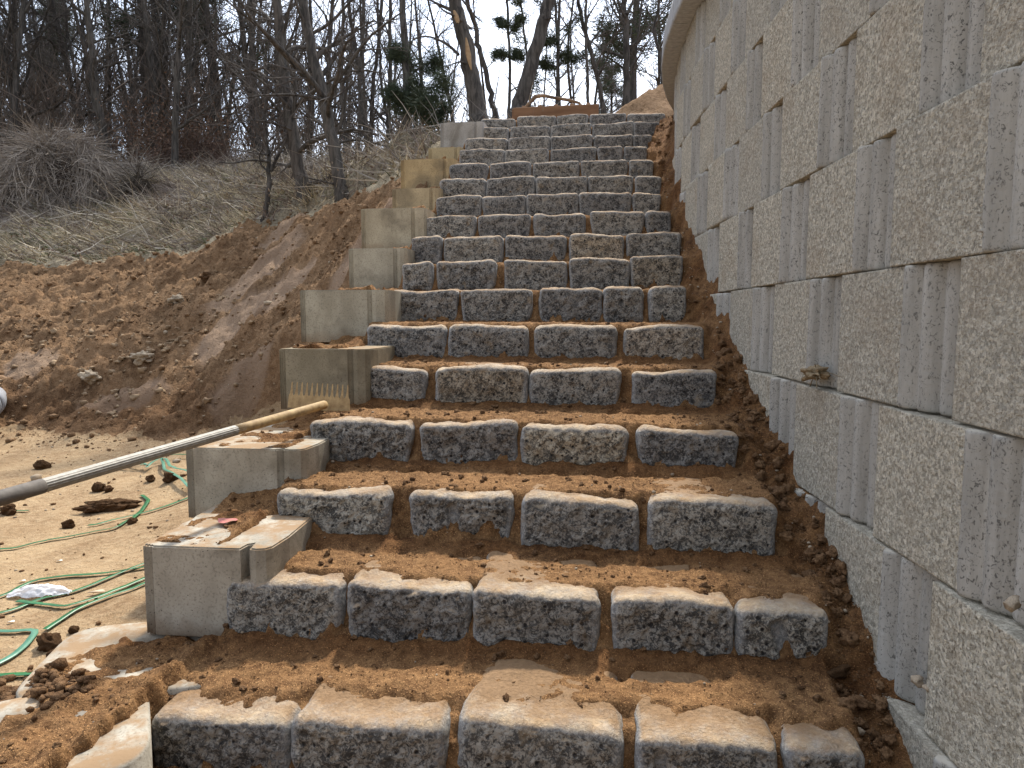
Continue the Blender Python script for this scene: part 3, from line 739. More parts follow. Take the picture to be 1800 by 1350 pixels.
for k in range(1500):
    x, y = g.uniform(-7.5, -1.2), g.uniform(5.2, 9.)
    if k > 900: break
    fy = np.interp(x, footP[:, 0], footP[:, 1]); cy = np.interp(x, crestP[:, 0], crestP[:, 1])
    if fy-.2 < y < cy: pts.append((x, y, tz(x, y))); sz.append(.006+.018*g.random()**5)
scatter('bank_stones', pts, sz, M_BROCK, lo2)
Pg = patch.reshape(len(tx), len(ty))
def PT(x, y): return Pg[min(np.searchsorted(tx, x), len(tx)-1), min(np.searchsorted(ty, y), len(ty)-1)]
# on the bank
pts, sz = [], []
clus = np.stack([g.uniform(-7.5, -1.2, 40), g.uniform(5.2, 9.2, 40)], -1)
while len(pts) < 8500:
    if g.random() < .5: c = clus[g.integers(40)]+g.normal(size=2)*[.30, .22]
    else: c = np.array([g.uniform(-8, -.9), g.uniform(4.9, 9.6)])
    fy = np.interp(c[0], footP[:, 0], footP[:, 1]); cy = np.interp(c[0], crestP[:, 0], crestP[:, 1])
    if fy-.35 < c[1] < cy+.1 and c[0] < np.interp(c[1], flY, flX)-.05:
        pts.append((c[0], c[1], tz(*c))); sz.append((.003+.006*g.random()+.035*g.random()**16)*(.5 if PT(*c) > .4 else 1))
scatter('loose_clods', pts, sz, M_BANK, lo1)
# yard crumbs, pile at bottom left
pts, sz = [], []
for k in range(1300):
    x, y = g.uniform(-6, -.9), g.uniform(1.3, 6.2)
    if (x > -1.4 and y < 2.3): continue
    pts.append((x, y, tz(x, y))); sz.append(.002+.004*g.random()+.012*g.random()**8)
for k in range(420):
    p = at_z(g.normal(45, 55), g.normal(1212, 17), GZ+.03); pts.append((p[0], p[1], max(tz(p[0], p[1]), soil_z(p[0], p[1]))-.0)); sz.append(.006+.012*g.random()**2+.010*g.random()**6)
scatter('soil_crumbs', pts, sz, M_CLOD, lo1)
# on the steps: crumbs everywhere, more in the gutter by the wall
pts, sz = [], []; wxv = wall_x(np.array(ys))
for k in range(26000):
    y = g.uniform(1.3, 8.4) if g.random() < .30 else g.uniform(1.3, 3.6); i = int(np.clip(np.searchsorted(YR, y)-1, 0, NR-1)); wx_ = float(np.interp(y, ys, wxv))
    x = g.uniform(XLr[i]-.25, wx_) if g.random() < .7 else g.uniform(XRr[i], wx_-.0)
    ing = x > XRr[i]
    pts.append((x, y, soil_z(x, y))); sz.append(.0011+.0020*g.random()**2+(.024*g.random()**34 if ing else .010*g.random()**22))
big_ = [k for k, s in enumerate(sz) if s > .0055]; keep_ = [k for k in big_ if g.random() < .6]
scatter('step_clods', [pts[k] for k in keep_], [sz[k] for k in keep_], M_CLOD, [clod_mesh(k+120, 3, .75, .75) for k in range(6)])
bs = set(big_)
scatter('step_crumbs', [p for k, p in enumerate(pts) if k not in bs], [s for k, s in enumerate(sz) if k not in bs], M_CLOD, lo1)
pts, sz = [], []
for k in range(260):
    y = g.uniform(1.3, 6) ; i = int(np.clip(np.searchsorted(YR, y)-1, 0, NR-1)); wx_ = float(np.interp(y, ys, wxv)); x = g.uniform(XLr[i]-.3, wx_) if g.random() < .5 else g.uniform(XRr[i], wx_)
    pts.append((x, y, soil_z(x, y))); sz.append(.003+.006*g.random()**2)
for k in range(500):
    x, y = g.uniform(-7, -1.3), g.uniform(1.6, 8.8); pts.append((x, y, tz(x, y))); sz.append(.003+.008*g.random()**2+.03*g.random()**12)
scatter('pebbles', pts, sz, M_PEB, lo1)
# single stones one can point at
for px, py, d, rp_, mt, lab in ((1514,1246,1.88,10,M_PEB,'round ochre pebble in the gutter against the lowest wall blocks'),(1392,998,2.35,10,M_CLOD,'brown rounded clod in the gutter right of the third step'),
        (1475,1183,2.02,17,M_CLOD,'large brown clod beside the chipped stone at the right end of the second step'),(632,570+85,3.2,0,None,''),
        (1780,1061,1.42,16,M_PEB,'pale broken stone on the ledge between wall courses at the right edge'),(1632,1210,1.742,9,M_PEB,'ochre pebble on the ledge of the lowest wall course'),(1612,1195,1.80,12,M_PEB,'grey angular stone on the ledge under the fluted wall joint')):
    if not mt: continue
    p = at(px, py, d); R = rp_*d/1250; o = link('loose_stone', cr.choice(lo2).copy(), mt); o.data.materials.clear(); o.data.materials.append(mt)
    zz = max(soil_z(p[0], p[1])+R*.4, 0) if px < 1600 else p[2]
    o.location = (p[0], p[1], zz if px < 1600 else p[2]); o.scale = (R, R, R*.9); o.rotation_euler = (.3, .2, cr.uniform(0, 6)); tag(o, lab, 'stone')
for px, py, d, rp_, lab in ((310,530,8.0,13,'pale boulder half sunk in the middle of the dirt bank'),(250,632,6.9,18,'wide cream rock lying low on the dirt bank'),(366,490,8.0,13,'dark clump of earth below the bank crest'),(160,680,6.5,17,'flat cream stone near the foot of the dirt bank')):
    d = hit(px, py) or d; q = at(px, py, d); R = rp_*d/1250
    o = link('bank_rock', clod_mesh(int(px), 4, .6, .65), M_CLOD if 'dark' in lab else M_PEB); o.location = (q[0], q[1], tz(q[0], q[1])+R*.15); o.scale = (R, R, R); tag(o, lab, 'rock')

# ------------------------------------------------------------------ rake
def tube(path, rad, n=16, cap=True):
    path = np.asarray(path, float); rad = np.broadcast_to(np.asarray(rad, float), (len(path),))
    t = np.gradient(path, axis=0); t /= np.linalg.norm(t, axis=1)[:, None]
    ref = np.array([0, 0, 1.]) if abs(t[0][2]) < .9 else np.array([1., 0, 0])
    a = np.cross(t, ref); a /= np.linalg.norm(a, axis=1)[:, None]; b = np.cross(t, a)
    th = np.linspace(0, 2*math.pi, n, endpoint=False)
    v = path[:, None]+rad[:, None, None]*(np.cos(th)[None, :, None]*a[:, None]+np.sin(th)[None, :, None]*b[:, None])
    v = v.reshape(-1, 3); m = len(path)
    i = np.arange(m-1)[:, None]*n; j = np.arange(n)[None]; k = (j+1) % n
    f = np.stack([(i+j).ravel(), (i+k).ravel(), (i+n+k).ravel(), (i+n+j).ravel()], -1)
    if cap:
        v = np.concatenate([v, path[:1], path[-1:]]); c0, c1 = m*n, m*n+1
        tri = np.concatenate([np.stack([np.full(n, c0), k[0], j[0]], -1), np.stack([np.full(n, c1), (m-1)*n+j[0], (m-1)*n+k[0]], -1)])
        return v, [f, tri]
    return v, f
mc = at(1434, 656, 2.47); R = 26*2.4/1250
mud = link('mud_clump', clod_mesh(91, 4, .8, .9), mat_plain('dry_mud', (.30, .23, .14), (.15, .11, .07), .95, .05, 10, .5)); mud.location = mc; mud.scale = (R*.8, R*1.3, R*.55); tag(mud, 'dried mud clump with straw stuck on the wall joint above the third step', 'mud clump')
sv_, sf_, so_ = [], [], 0
for k in range(9):
    a0 = np.random.default_rng(k).normal(size=3)*[.2, .7, .6]; v_, f_ = tube([a0*.3, a0*.9+[0, 0, .1], a0*1.5-[0, 0, .3]], .045, 4, False); sv_.append(v_); sf_.append(f_+so_); so_ += len(v_)
link('straw', mesh_np('straw', np.concatenate(sv_), np.concatenate(sf_)), mat_plain('old_straw', (.20, .15, .09), None, .9, .1), mud)
M_ALU = mat_plain('brushed_aluminium', (.36, .34, .30), (.26, .245, .215), .68, .4, 60, .15, .35, (1, 1, 1))
M_TAN = mat_plain('tan_painted_steel', (.44, .31, .15), (.26, .17, .08), .7, .3, 30, .3)
M_GRIP = mat_plain('worn_grey_grip', (.15, .13, .11), (.09, .08, .07), .75, .3, 25, .4)
hd = at(568, 712, 3.22); gr = at(-60, 893, 1.72)
hz0 = soil_z(hd[0], hd[1])
rake = thing('rake', 'long handled tan rake leaning on the flank block with its teeth pointing up', 'rake', tuple(hd))
dv = (gr-hd)/np.linalg.norm(gr-hd); Lh = np.linalg.norm(gr-hd)
def seg(a, b, r, n=20, flute=0):
    v, f = tube([dv*a+dv*(b-a)*k/8 for k in range(9)], r, n, True)
    if flute:
        pass
    return mesh_np('rake_part', v, f, True)
link('socket', seg(-.01, .60, .0195), M_TAN, rake)
# fluted aluminium handle
nfl = 16; v, f = tube([dv*(.56+(Lh-.56-.12)*k/30) for k in range(31)], .0180, nfl*3, True)
ax = v[:-2]-((v[:-2]@dv)[:, None]*dv); ang = np.tile(np.arange(nfl*3), 31); v[:-2] += ax/np.linalg.norm(ax, axis=1)[:, None]*(.0013*np.where(ang % 3 == 0, -1, 1))[:, None]
link('handle', mesh_np('handle', v, f, True), M_ALU, rake)
link('grip', seg(Lh-.20, Lh+.55, .0205), M_GRIP, rake)
# head: plate with pointed teeth standing up against the block
import bmesh
bm = bmesh.new(); Wd = .285; n_t = 12; th_ = .004
prof = [(0, 0)]
for k in range(n_t):
    x0 = Wd*k/n_t; w = Wd/n_t
    prof += [(x0+.0, .058), (x0+.16*w, .066), (x0+.24*w, .085), (x0+.27*w, .118), (x0+.42*w, .121), (x0+.56*w, .088), (x0+.66*w, .066), (x0+.82*w, .056)]
prof += [(Wd, .05), (Wd+.006, 0), (Wd*.6, -.006)]
fv = [bm.verts.new((x-Wd/2, 0, z)) for x, z in prof]; f = bm.faces.new(fv); ex = bmesh.ops.extrude_face_region(bm, geom=[f])
bmesh.ops.translate(bm, verts=[q for q in ex['geom'] if isinstance(q, bmesh.types.BMVert)], vec=(0, th_, 0)); bmesh.ops.recalc_face_normals(bm, faces=bm.faces)
me = bpy.data.meshes.new('head'); bm.to_mesh(me); bm.free()
pc = at(556, 720, 3.26); o = link('head', me, M_TAN, rake); o.location = (pc[0]-hd[0], pc[1]-hd[1]+.02, pc[2]-hd[2]); o.rotation_euler = (math.radians(-14), math.radians(3), math.radians(5))

# ------------------------------------------------------------------ straps and litter on the yard
M_STRAP = mat_plain('green_plastic', (.008, .085, .022), (.016, .14, .04), .4, .5, 12, .1)
M_STRAP2 = mat_plain('pale_green_plastic', (.05, .17, .10), (.10, .24, .16), .4, .5, 12, .1)
def strap(pts, label, w=.011, mat=M_STRAP, lift=.005, seed=0):
    P = np.array([at_z(px, py, GZ+.01)[:2] for px, py in pts])
    # rounded polyline
    seg_ = []
    for k in range(len(P)-1):
        n = max(3, int(np.linalg.norm(P[k+1]-P[k])/.03))
        seg_.append(P[k]+(P[k+1]-P[k])*np.linspace(0, 1, n, endpoint=False)[:, None])
    Q = np.concatenate(seg_+[P[-1:]])
    for it in range(1): Q[1:-1] = .25*Q[:-2]+.5*Q[1:-1]+.25*Q[2:]
    t = np.gradient(Q, axis=0); t /= np.maximum(np.linalg.norm(t, axis=1), 1e-9)[:, None]; nn = np.stack([-t[:, 1], t[:, 0]], -1)
    s = np.concatenate([[0], np.cumsum(np.linalg.norm(np.diff(Q, axis=0), axis=1))])
    z = np.array([max(tz(x, y), GZ-.03) for x, y in Q])+.006+lift*(1+fbm(np.stack([s*2.3, s*0+seed, s*0], -1), 2))
    tl = .22*fbm(np.stack([s*1.5, s*0+seed*2+5, s*0], -1), 2)
    rows = []
    for a, dz in ((-1, 0), (1, 0), (1, .0012), (-1, .0012)):
        rows.append(np.stack([Q[:, 0]+a*w*nn[:, 0]*np.cos(tl), Q[:, 1]+a*w*nn[:, 1]*np.cos(tl), z+a*w*np.sin(tl)+dz], -1))
    V = np.stack(rows, 1).reshape(-1, 3); m = len(Q); i = np.arange(m-1)[:, None]*4; j = np.arange(4)[None]; k = (j+1) % 4
    me = mesh_np('plastic_strap', V, np.stack([(i+j).ravel(), (i+k).ravel(), (i+4+k).ravel(), (i+4+j).ravel()], -1), False)
    o = link('plastic_strap', me, mat); tag(o, label, 'strap', 'green plastic packing straps on the yard'); return o
strap([(-230,1062),(0,1045),(55,1018),(100,1012),(200,1006),(262,1002)], 'green strap running behind the white plastic bag to the lowest flank block')
strap([(-230,1090),(0,1075),(65,1050),(130,1036),(262,992)], 'green strap crossing over the white plastic bag')
strap([(30,1052),(60,1056),(117,1071),(160,1056),(262,1018)], 'green strap bent below the cardboard scrap')
strap([(80,1108),(130,1078),(175,1058),(262,1030)], 'green strap ending just above the large earth clod')
strap([(-230,1111),(0,1110),(67,1107),(48,1130),(25,1150),(-20,1172)], 'pale green strap folded to a sharp point at the left edge', mat=M_STRAP2)
strap([(-230,1188),(0,1185),(100,1177),(150,1160),(180,1138),(212,1116)], 'green strap curving up along the buried grey block')
strap([(94,1165),(130,1160),(170,1155)], 'short green strap end lying beside the buried grey block')
strap([(-230,1253),(0,1252),(36,1249)], 'green strap poking from the pile of clods at bottom left', mat=M_STRAP2)
strap([(-230,975),(20,955),(100,942),(205,930),(238,908),(262,880),(248,871)], 'green strap looping with a hooked end in the middle of the yard')
strap([(155,919),(170,920),(185,916),(250,902),(335,886)], 'dark green strap running to the second flank block')
strap([(-200,905),(0,897),(50,892)], 'short green strap under the rake grip at the left edge')
for k, (pp, lab) in enumerate(((((205,818),(232,826),(262,835),(238,822),(225,815)), 'pale strap loop at the left of the tangle by the rake handle'), (((215,816),(260,813),(335,819)), 'dark green strap along the top of the tangle'),
     (((258,836),(284,820),(290,845),(335,875)), 'pale strap falling through the tangle to the flank block'), (((286,820),(300,842),(335,856)), 'thin pale strap at the right of the tangle'))):
    strap(pp, lab, .010, M_STRAP2 if k != 1 else M_STRAP, .035, k+20)
# crumpled white bag
n = 60; u, v = np.meshgrid(np.linspace(-1, 1, n), np.linspace(-1, 1, 34), indexing='ij'); u, v = u.ravel(), v.ravel()
pb = at_z(70, 1044, GZ); p = np.stack([u*2, v, u*0], -1)
wv = (1-.6*np.abs(u)**2)*(.75+.35*perlin(np.stack([u*3, u*0, u*0], -1)))
zz = .004+.032*(1-u*u)*(1-v*v)+.012*billow(p*1.6, 3)-.004*(v*v)
me = mesh_np('plastic_bag', np.stack([u*.115, v*.055*wv, zz], -1), gridf(n, 34), True)
mb = M('thin_white_plastic', .3, .5); mb.b.inputs['Transmission Weight'].default_value = .35; mb.out((.80, .80, .82))
o = link('plastic_bag', me, mb.m); o.location = (pb[0], pb[1], tz(pb[0], pb[1])+.004); o.rotation_euler = (0, 0, .25); tag(o, 'crumpled translucent white plastic bag lying on the yard between green straps', 'bag')
me = mesh_np('cardboard_scrap', np.array([[-.035, -.012, .004], [0, -.018, .012], [.035, .006, .004], [.01, .018, .010], [-.035, -.012, .006], [0, -.018, .014], [.035, .006, .006], [.01, .018, .012]]), np.array([[0, 3, 2, 1], [4, 5, 6, 7], [0, 1, 5, 4], [1, 2, 6, 5], [2, 3, 7, 6], [3, 0, 4, 7]]), False)
pb = at_z(171, 1043, GZ); o = link('cardboard_scrap', me, mat_plain('cardboard', (.50, .40, .29), (.42, .33, .23), .9, .1)); o.location = (pb[0], pb[1], tz(pb[0], pb[1])+.004); tag(o, 'small torn cardboard scrap right of the white plastic bag', 'scrap')
M_PAPER = mat_plain('white_scrap', (.75, .74, .7), None, .7, .2)
for px, py, lab in ((20,1097,'tiny white scrap left on the sand above the pointed strap'),(105,986,'tiny white scrap alone on the sand below the looping strap'),(40,1021,'white chip beside the strap above the plastic bag')):
    pb = at_z(px, py, GZ); o = link('paper_scrap', me.copy(), M_PAPER); o.data.materials.clear(); o.data.materials.append(M_PAPER); o.scale = (.35, .5, .5); o.location = (pb[0], pb[1], tz(pb[0], pb[1])+.003); tag(o, lab, 'scrap')
# end of a pale plastic pipe at the left edge
q = at(-24, 712, 6.2); v, f = tube([np.array([0, 0, 0.]), np.array([-.12, .16, .0]), np.array([-.3, .38, .02])], [.125, .122, .115], 32, False)
pr = thing('plastic_pipe', 'pale round plastic pipe end at the left edge on the foot of the bank', 'pipe', tuple(q))
o = link('pipe_wall', mesh_np('pipe_wall', v, f, True), mat_plain('pale_plastic', (.30, .31, .33), (.25, .26, .28), .5, .4), pr); sol = o.modifiers.new('s', 'SOLIDIFY'); sol.thickness = .012
v, f = tube([np.array([0, .01, 0.]), np.array([0, .03, 0.])], [.12, .12], 32, True); link('end_cap', mesh_np('end_cap', v, f, False), mat_plain('pale_plastic_cap', (.36, .38, .41), None, .5, .3), pr)

# pink paint mark on the second flank block's neighbour
pm = at_z(398, 922, FLW[0][3]); ang = np.linspace(0, 2*math.pi, 14, endpoint=False); rr_ = 1+.25*np.sin(ang*3)+.1*np.cos(ang*5)
v = np.stack([np.cos(ang)*.035*rr_, np.sin(ang)*.03*rr_, ang*0], -1); 
me = mesh_np('paint_mark', np.concatenate([v, [[0, 0, .0005]]]), np.array([[k, (k+1) % 14, 14] for k in range(14)]), True)
o = link('paint_mark', me, mat_plain('faded_pink_paint', (.50, .16, .16), (.30, .17, .12), .9, .1, 60), flank); o.location = (pm[0]-flank.location[0], pm[1]-flank.location[1], FLW[0][3]+.016)

# board and broken branch at the head of the steps
M_WOOD = mat_plain('raw_orange_timber', (.25, .14, .075), (.16, .085, .045), .8, .2, 14, .4, 0, (.15, 1, 1))
def slab(name, L_, D_, H_, mat, parent=None, notch=False):
    bm = bmesh.new(); bmesh.ops.create_cube(bm, size=1)
    for v in bm.verts: v.co.x *= L_; v.co.y *= D_; v.co.z *= H_
    bmesh.ops.bevel(bm, geom=list(bm.edges), offset=min(D_, H_)*.12, segments=1, affect='EDGES'); me = bpy.data.meshes.new(name); bm.to_mesh(me); bm.free(); return link(name, me, mat, parent)
pa, pb_ = at(903, 197, 8.25), at(1052, 197, 8.1)
bt = thing('timber_formwork', 'low orange brown timber edging board across the head of the steps', 'board', tuple((pa+pb_)/2))
Lb = float(np.linalg.norm(pb_-pa)); az = math.atan2(pb_[1]-pa[1], pb_[0]-pa[0])
o = slab('board', Lb, .04, .13, M_WOOD, bt); o.rotation_euler = (0, 0, az)
for k in range(5): o = slab('stake', .05, .05, .17, M_WOOD, bt); u_ = (-.5+.12+k*.19)*Lb; o.location = (math.cos(az)*u_, math.sin(az)*u_+.05, .01)
o = slab('end_board', .04, .5, .13, M_WOOD, bt); o.location = (-Lb/2+.0, .25, 0)
def px_path(pts, d): return [at(x, y, d) for x, y in pts]
v, f = tube(px_path([(920,196),(930,182),(941,170),(955,168),(975,172),(1000,176),(1018,181),(1028,193)], 8.6), [.02, .022, .026, .02, .018, .02, .016, .01], 8)
tag(link('broken_branch', mesh_np('broken_branch', v, f, True), mat_plain('peeled_branch', (.34, .22, .13), (.12, .08, .055), .8, .1, 9, .3)), 'bent brown broken branch arching over the timber at the head of the steps', 'branch')
# ------------------------------------------------------------------ trees
def unit(v): return v/max(np.linalg.norm(v), 1e-9)
class Skel:
    def __init__(s): s.a = []; s.b = []      # thick wood, fine wood: (path, radii, sides)
def wander(r, p, d, length, n, wob, up=0., droop=0.):
    P = [p]; d = unit(d)
    for k in range(n):
        d = unit(d+r.normal(size=3)*wob+np.array([0, 0, up-droop*k/n])); P.append(P[-1]+d*length/n)
    return np.array(P)
def side_dir(r, t, ang):
    a = unit(np.cross(t, r.normal(size=3))); return unit(t*math.cos(ang)+a*math.sin(ang))
def branches(sk, r, path, rad, level, maxlev, n, lenf, tmin=.25, ang=(.6, 1.1), up=.05, droop=0.):
    path = np.asarray(path); L_ = np.sum(np.linalg.norm(np.diff(path, axis=0), axis=1)); m = len(path)
    for k in range(n):
        t = tmin+(1-tmin)*(k+r.random())/n; f = t*(m-1); i = min(int(f), m-2); p = path[i]+(path[i+1]-path[i])*(f-i); tt = unit(path[i+1]-path[i])
        rr0 = rad[i]+(rad[i+1]-rad[i])*(f-i)
        l = lenf*L_*(1.15-.75*t)*r.uniform(.6, 1.25)
        ns = 6 if level == 1 else 4 if level == 2 else 3
        q = wander(r, p, side_dir(r, tt, r.uniform(*ang)), l, ns, .16 if level < 3 else .2, up, droop)
        r0 = max(rr0*r.uniform(.35, .6), .0028); rd = np.linspace(r0, max(r0*.25, .0022), ns+1)
        (sk.a if level == 1 and r0 > .02 else sk.b).append((q, rd, 5 if level == 1 else 3))
        if level < maxlev: branches(sk, r, q, rd, level+1, maxlev, max(3, int(n*(.55 if level == 1 else .6))) if level < 2 else 4, .5, .15, ang, up, droop)
def skel_mesh(name, L_):
    vs, fs, ts, o = [], [], [], 0
    for q, rd, n in L_:
        v, f = tube(q, rd, n, False); vs.append(v); fs.append(f+o); o += len(v)
    return mesh_np(name, np.concatenate(vs), np.concatenate(fs), True)
def needles(r, pts, size=.16, n=26, w=.007):
    """pointed bundles of needles round each twig end"""
    c = np.repeat(np.asarray(pts), n, axis=0); d = r.normal(size=c.shape); d[:, 2] = d[:, 2]*.55+.25; d /= np.linalg.norm(d, axis=1)[:, None]
    l = size*r.uniform(.6, 1.15, len(c))[:, None]; s = np.cross(d, r.normal(size=c.shape)); s /= np.linalg.norm(s, axis=1)[:, None]
    b = c+r.normal(size=c.shape)*size*.35
    V = np.stack([b-s*w, b+s*w, b+d*l], 1).reshape(-1, 3); return mesh_np('needles', V, np.arange(len(V)).reshape(-1, 3), False)
def tree_thing(name, label, cat, base, sk, mat, group=None, nd=None):
    root = thing(name, label, cat, tuple(base), 0, group)
    link('trunk', skel_mesh('trunk', sk.a), mat, root)
    if sk.b: link('crown', skel_mesh('crown', sk.b), M_TWIG, root)
    if nd is not None: link('foliage', nd, M_PINE, root)
    return root
def traced(name, label, cat, pts, d, w0, w1, seed, mat=None, limbs=(), nb=16, lev=3, lenf=.28, tmin=.2, up=.04, droop=0., pine=None, ang=(.6, 1.1), ext=2.5, sides=14):
    """a tree whose trunk follows the line it has in the photograph, standing at depth d"""
    r = np.random.default_rng(seed); mat = mat or M_BARK; h_ = hit(*pts[0], 6.)
    if h_ and abs(h_-d) < 3.5: d = h_+.03
    P = np.array([at(x, y, d+(.0 if k == 0 else .02*k)) for k, (x, y) in enumerate(pts)])
    dr = unit(P[-1]-P[-2]); P = np.concatenate([P, [P[-1]+dr*ext*.5, P[-1]+dr*ext]])
    # densify
    t = np.arange(len(P)); tt = np.linspace(0, len(P)-1, (len(P)-1)*4+1); P = np.stack([np.interp(tt, t, P[:, k]) for k in range(3)], -1)
    for _ in range(2): P[1:-1] = .25*P[:-2]+.5*P[1:-1]+.25*P[2:]
    base = np.array([P[0][0], P[0][1], min(P[0][2], P[0][2])]); g0 = max(tz(base[0], base[1])-.1, -5)
    P[1:-1] += r.normal(size=P[1:-1].shape)*.008
    if g0 < P[0][2]: P = np.concatenate([[[P[0][0], P[0][1], g0]], P])
    base = P[0].copy(); P = P-base
    hh = np.linspace(0, 1, len(P)); rad = (w0+(w1-w0)*np.clip(hh*1.3, 0, 1))*d/2500; rad = rad*(1-.6*sstep(.75, 1, hh)); rad[:2] *= 1.25
    sk = Skel(); sk.a.append((P, rad, sides))
    for lp, lw, ld in limbs:
        q = np.array([at(x, y, d+ld*k/len(lp)) for k, (x, y) in enumerate(lp)])-base
        t = np.arange(len(q)); tt = np.linspace(0, len(q)-1, (len(q)-1)*3+1); q = np.stack([np.interp(tt, t, q[:, k]) for k in range(3)], -1)
        for _ in range(2): q[1:-1] = .25*q[:-2]+.5*q[1:-1]+.25*q[2:]
        rd = np.linspace(lw*d/2500, lw*.3*d/2500, len(q)); sk.a.append((q, rd, 7)); branches(sk, r, q, rd, 2, lev, 9, .35, .1, ang, up, droop)
    if nb: branches(sk, r, P, rad, 1, lev, nb, lenf, tmin, ang, up, droop)
    nd = None
    if pine:
        tips = [q[-1] for q, _, _ in sk.b]+[q[-2] for q, _, _ in sk.b]+[q[len(q)//2] for q, _, _ in sk.b]; nd = needles(r, tips, pine[0], pine[1], pine[2] if len(pine) > 2 else .007)
    return tree_thing(name, label, cat, base, sk, mat, None, nd)
# --- the big ones, traced
t1 = traced('leaning_tree', 'thick leaning trunk with pale torn bark scars at the head of the steps', 'tree', [(842,214),(838,185),(829,130),(818,75),(806,30),(797,-5),(785,-60)], 10.2, 33, 20, 1, M_BARK2,
   [([(806,96),(790,80),(768,68),(745,62),(727,70)], 6, .3), ([(815,40),(800,28),(780,20),(760,0)], 5, -.5), ([(829,120),(815,108),(800,110),(785,118)], 4, -.4)], 8, 3, .14, .45, .04, .06, ext=3.5, sides=22)
# torn patches of pale wood on that trunk
def scar(parent, pxs, d, w, mat):
    v = []
    for px, py, hw in pxs: v += [at(px-hw, py, d)-np.array(parent.location), at(px+hw, py, d)-np.array(parent.location)]
    v = np.array(v); v2 = v+np.array([0, .03, 0]); n = len(pxs)
    f = [[2*k, 2*k+1, 2*k+3, 2*k+2] for k in range(n-1)]; f += [[2*n+2*k, 2*n+2*k+2, 2*n+2*k+3, 2*n+2*k+1] for k in range(n-1)]; f += [[2*k, 2*k+2, 2*n+2*k+2, 2*n+2*k] for k in range(n-1)]; f += [[2*k+1, 2*n+2*k+1, 2*n+2*k+3, 2*k+3] for k in range(n-1)]
    link('bark_scar', mesh_np('bark_scar', np.concatenate([v, v2]), np.array(f), False), mat, parent)
M_SCAR = mat_plain('torn_pale_wood', (.42, .29, .17), (.30, .19, .10), .8, .1, 20, .4)
scar(t1, [(798,18,2),(801,26,4),(803,34,4),(804,40,2)], 10.06, 0, M_SCAR); scar(t1, [(819,66,1),(821,80,3),(823,95,4.5),(825,108,3),(828,122,1)], 10.07, 0, M_SCAR)
traced('leaning_tree', 'straight dark trunk leaning right behind the timber board', 'tree', [(908,202),(921,160),(934,115),(947,70),(958,30),(968,-8),(985,-70)], 9.6, 27, 19, 2, M_BARK, [([(957,34),(965,32),(976,31)], 5, 0)], 6, 3, .16, .6, ext=3.5, sides=20)
traced('slender_tree', 'slim curved dark stem growing just right of the scarred trunk', 'tree', [(871,205),(862,165),(852,120),(842,85),(838,50),(825,15),(815,-40)], 10.8, 10, 7, 3, M_BARK, [([(842,86),(832,76),(822,66)], 4, 0), ([(826,18),(838,32),(850,40)], 4, .2)], 8, 3, .2, .5)
traced('leaning_tree', 'grey trunk leaning left on the bank crest, nearest the flank blocks', 'tree', [(602,345),(592,290),(578,215),(563,150),(548,90),(533,20),(526,-40)], 8.4, 23, 15, 4, M_BARK2,
   [([(569,170),(540,130),(500,92),(468,58),(440,32),(424,5)], 10, -.9), ([(575,176),(530,168),(500,166),(450,168),(415,176)], 6, -.6), ([(586,255),(615,245),(650,248),(690,262)], 5, .5), ([(596,325),(570,320),(540,312),(520,308)], 4, -.2), ([(571,183),(600,190),(640,200)], 4, .5)], 15, 3, .26, .2, .02, .10, ang=(.5, 1.2))
traced('leaning_tree', 'grey vine covered trunk on the bank crest left of the nearest leaning one', 'tree', [(536,358),(530,320),(520,260),(508,190),(500,130),(492,60),(484,-20)], 8.8, 26, 15, 5, M_BARK2,
   [([(510,190),(470,150),(430,120),(380,100)], 6, -.5), ([(516,230),(480,215),(440,210),(400,220)], 5, -.7), ([(500,120),(520,90),(545,60),(570,20)], 6, .8)], 18, 3, .26, .12, .0, .14, ang=(.5, 1.3))
traced('sapling', 'small crooked dark sapling rooted at the edge of the dirt bank', 'tree', [(463,388),(470,345),(474,310),(472,270),(466,235),(466,190),(468,160)], 8.4, 10, 5, 6, M_BARK,
   [([(476,300),(488,275),(500,255),(506,235)], 6, 0), ([(474,285),(440,280),(410,288),(385,285)], 5, -.3), ([(472,272),(440,268),(400,262)], 4, .4), ([(474,305),(458,290),(455,272),(462,262)], 4, -.2)], 14, 3, .3, .25, ext=1.0, sides=8)
traced('pine_tree', 'pine with dark needle crown standing right of the bare slope', 'tree', [(717,272),(717,230),(715,160),(713,90),(708,20),(706,-60)], 13, 16, 10, 7, M_BARK,
   [([(716,235),(740,222),(765,200),(785,190)], 5, .6), ([(716,185),(740,160),(765,152),(785,150)], 5, -.6), ([(715,140),(735,120),(755,108),(772,112)], 5, .5), ([(716,200),(700,180),(690,160)], 4, -.4), ([(716,250),(745,250),(770,240)], 4, .8), ([(714,110),(700,95),(690,90)], 4, .3),
    ([(715,160),(730,190),(748,206)], 4, .3), ([(716,210),(735,185),(750,176)], 4, -.9)], 0, 3, .2, .2, pine=(.20, 11, .006))
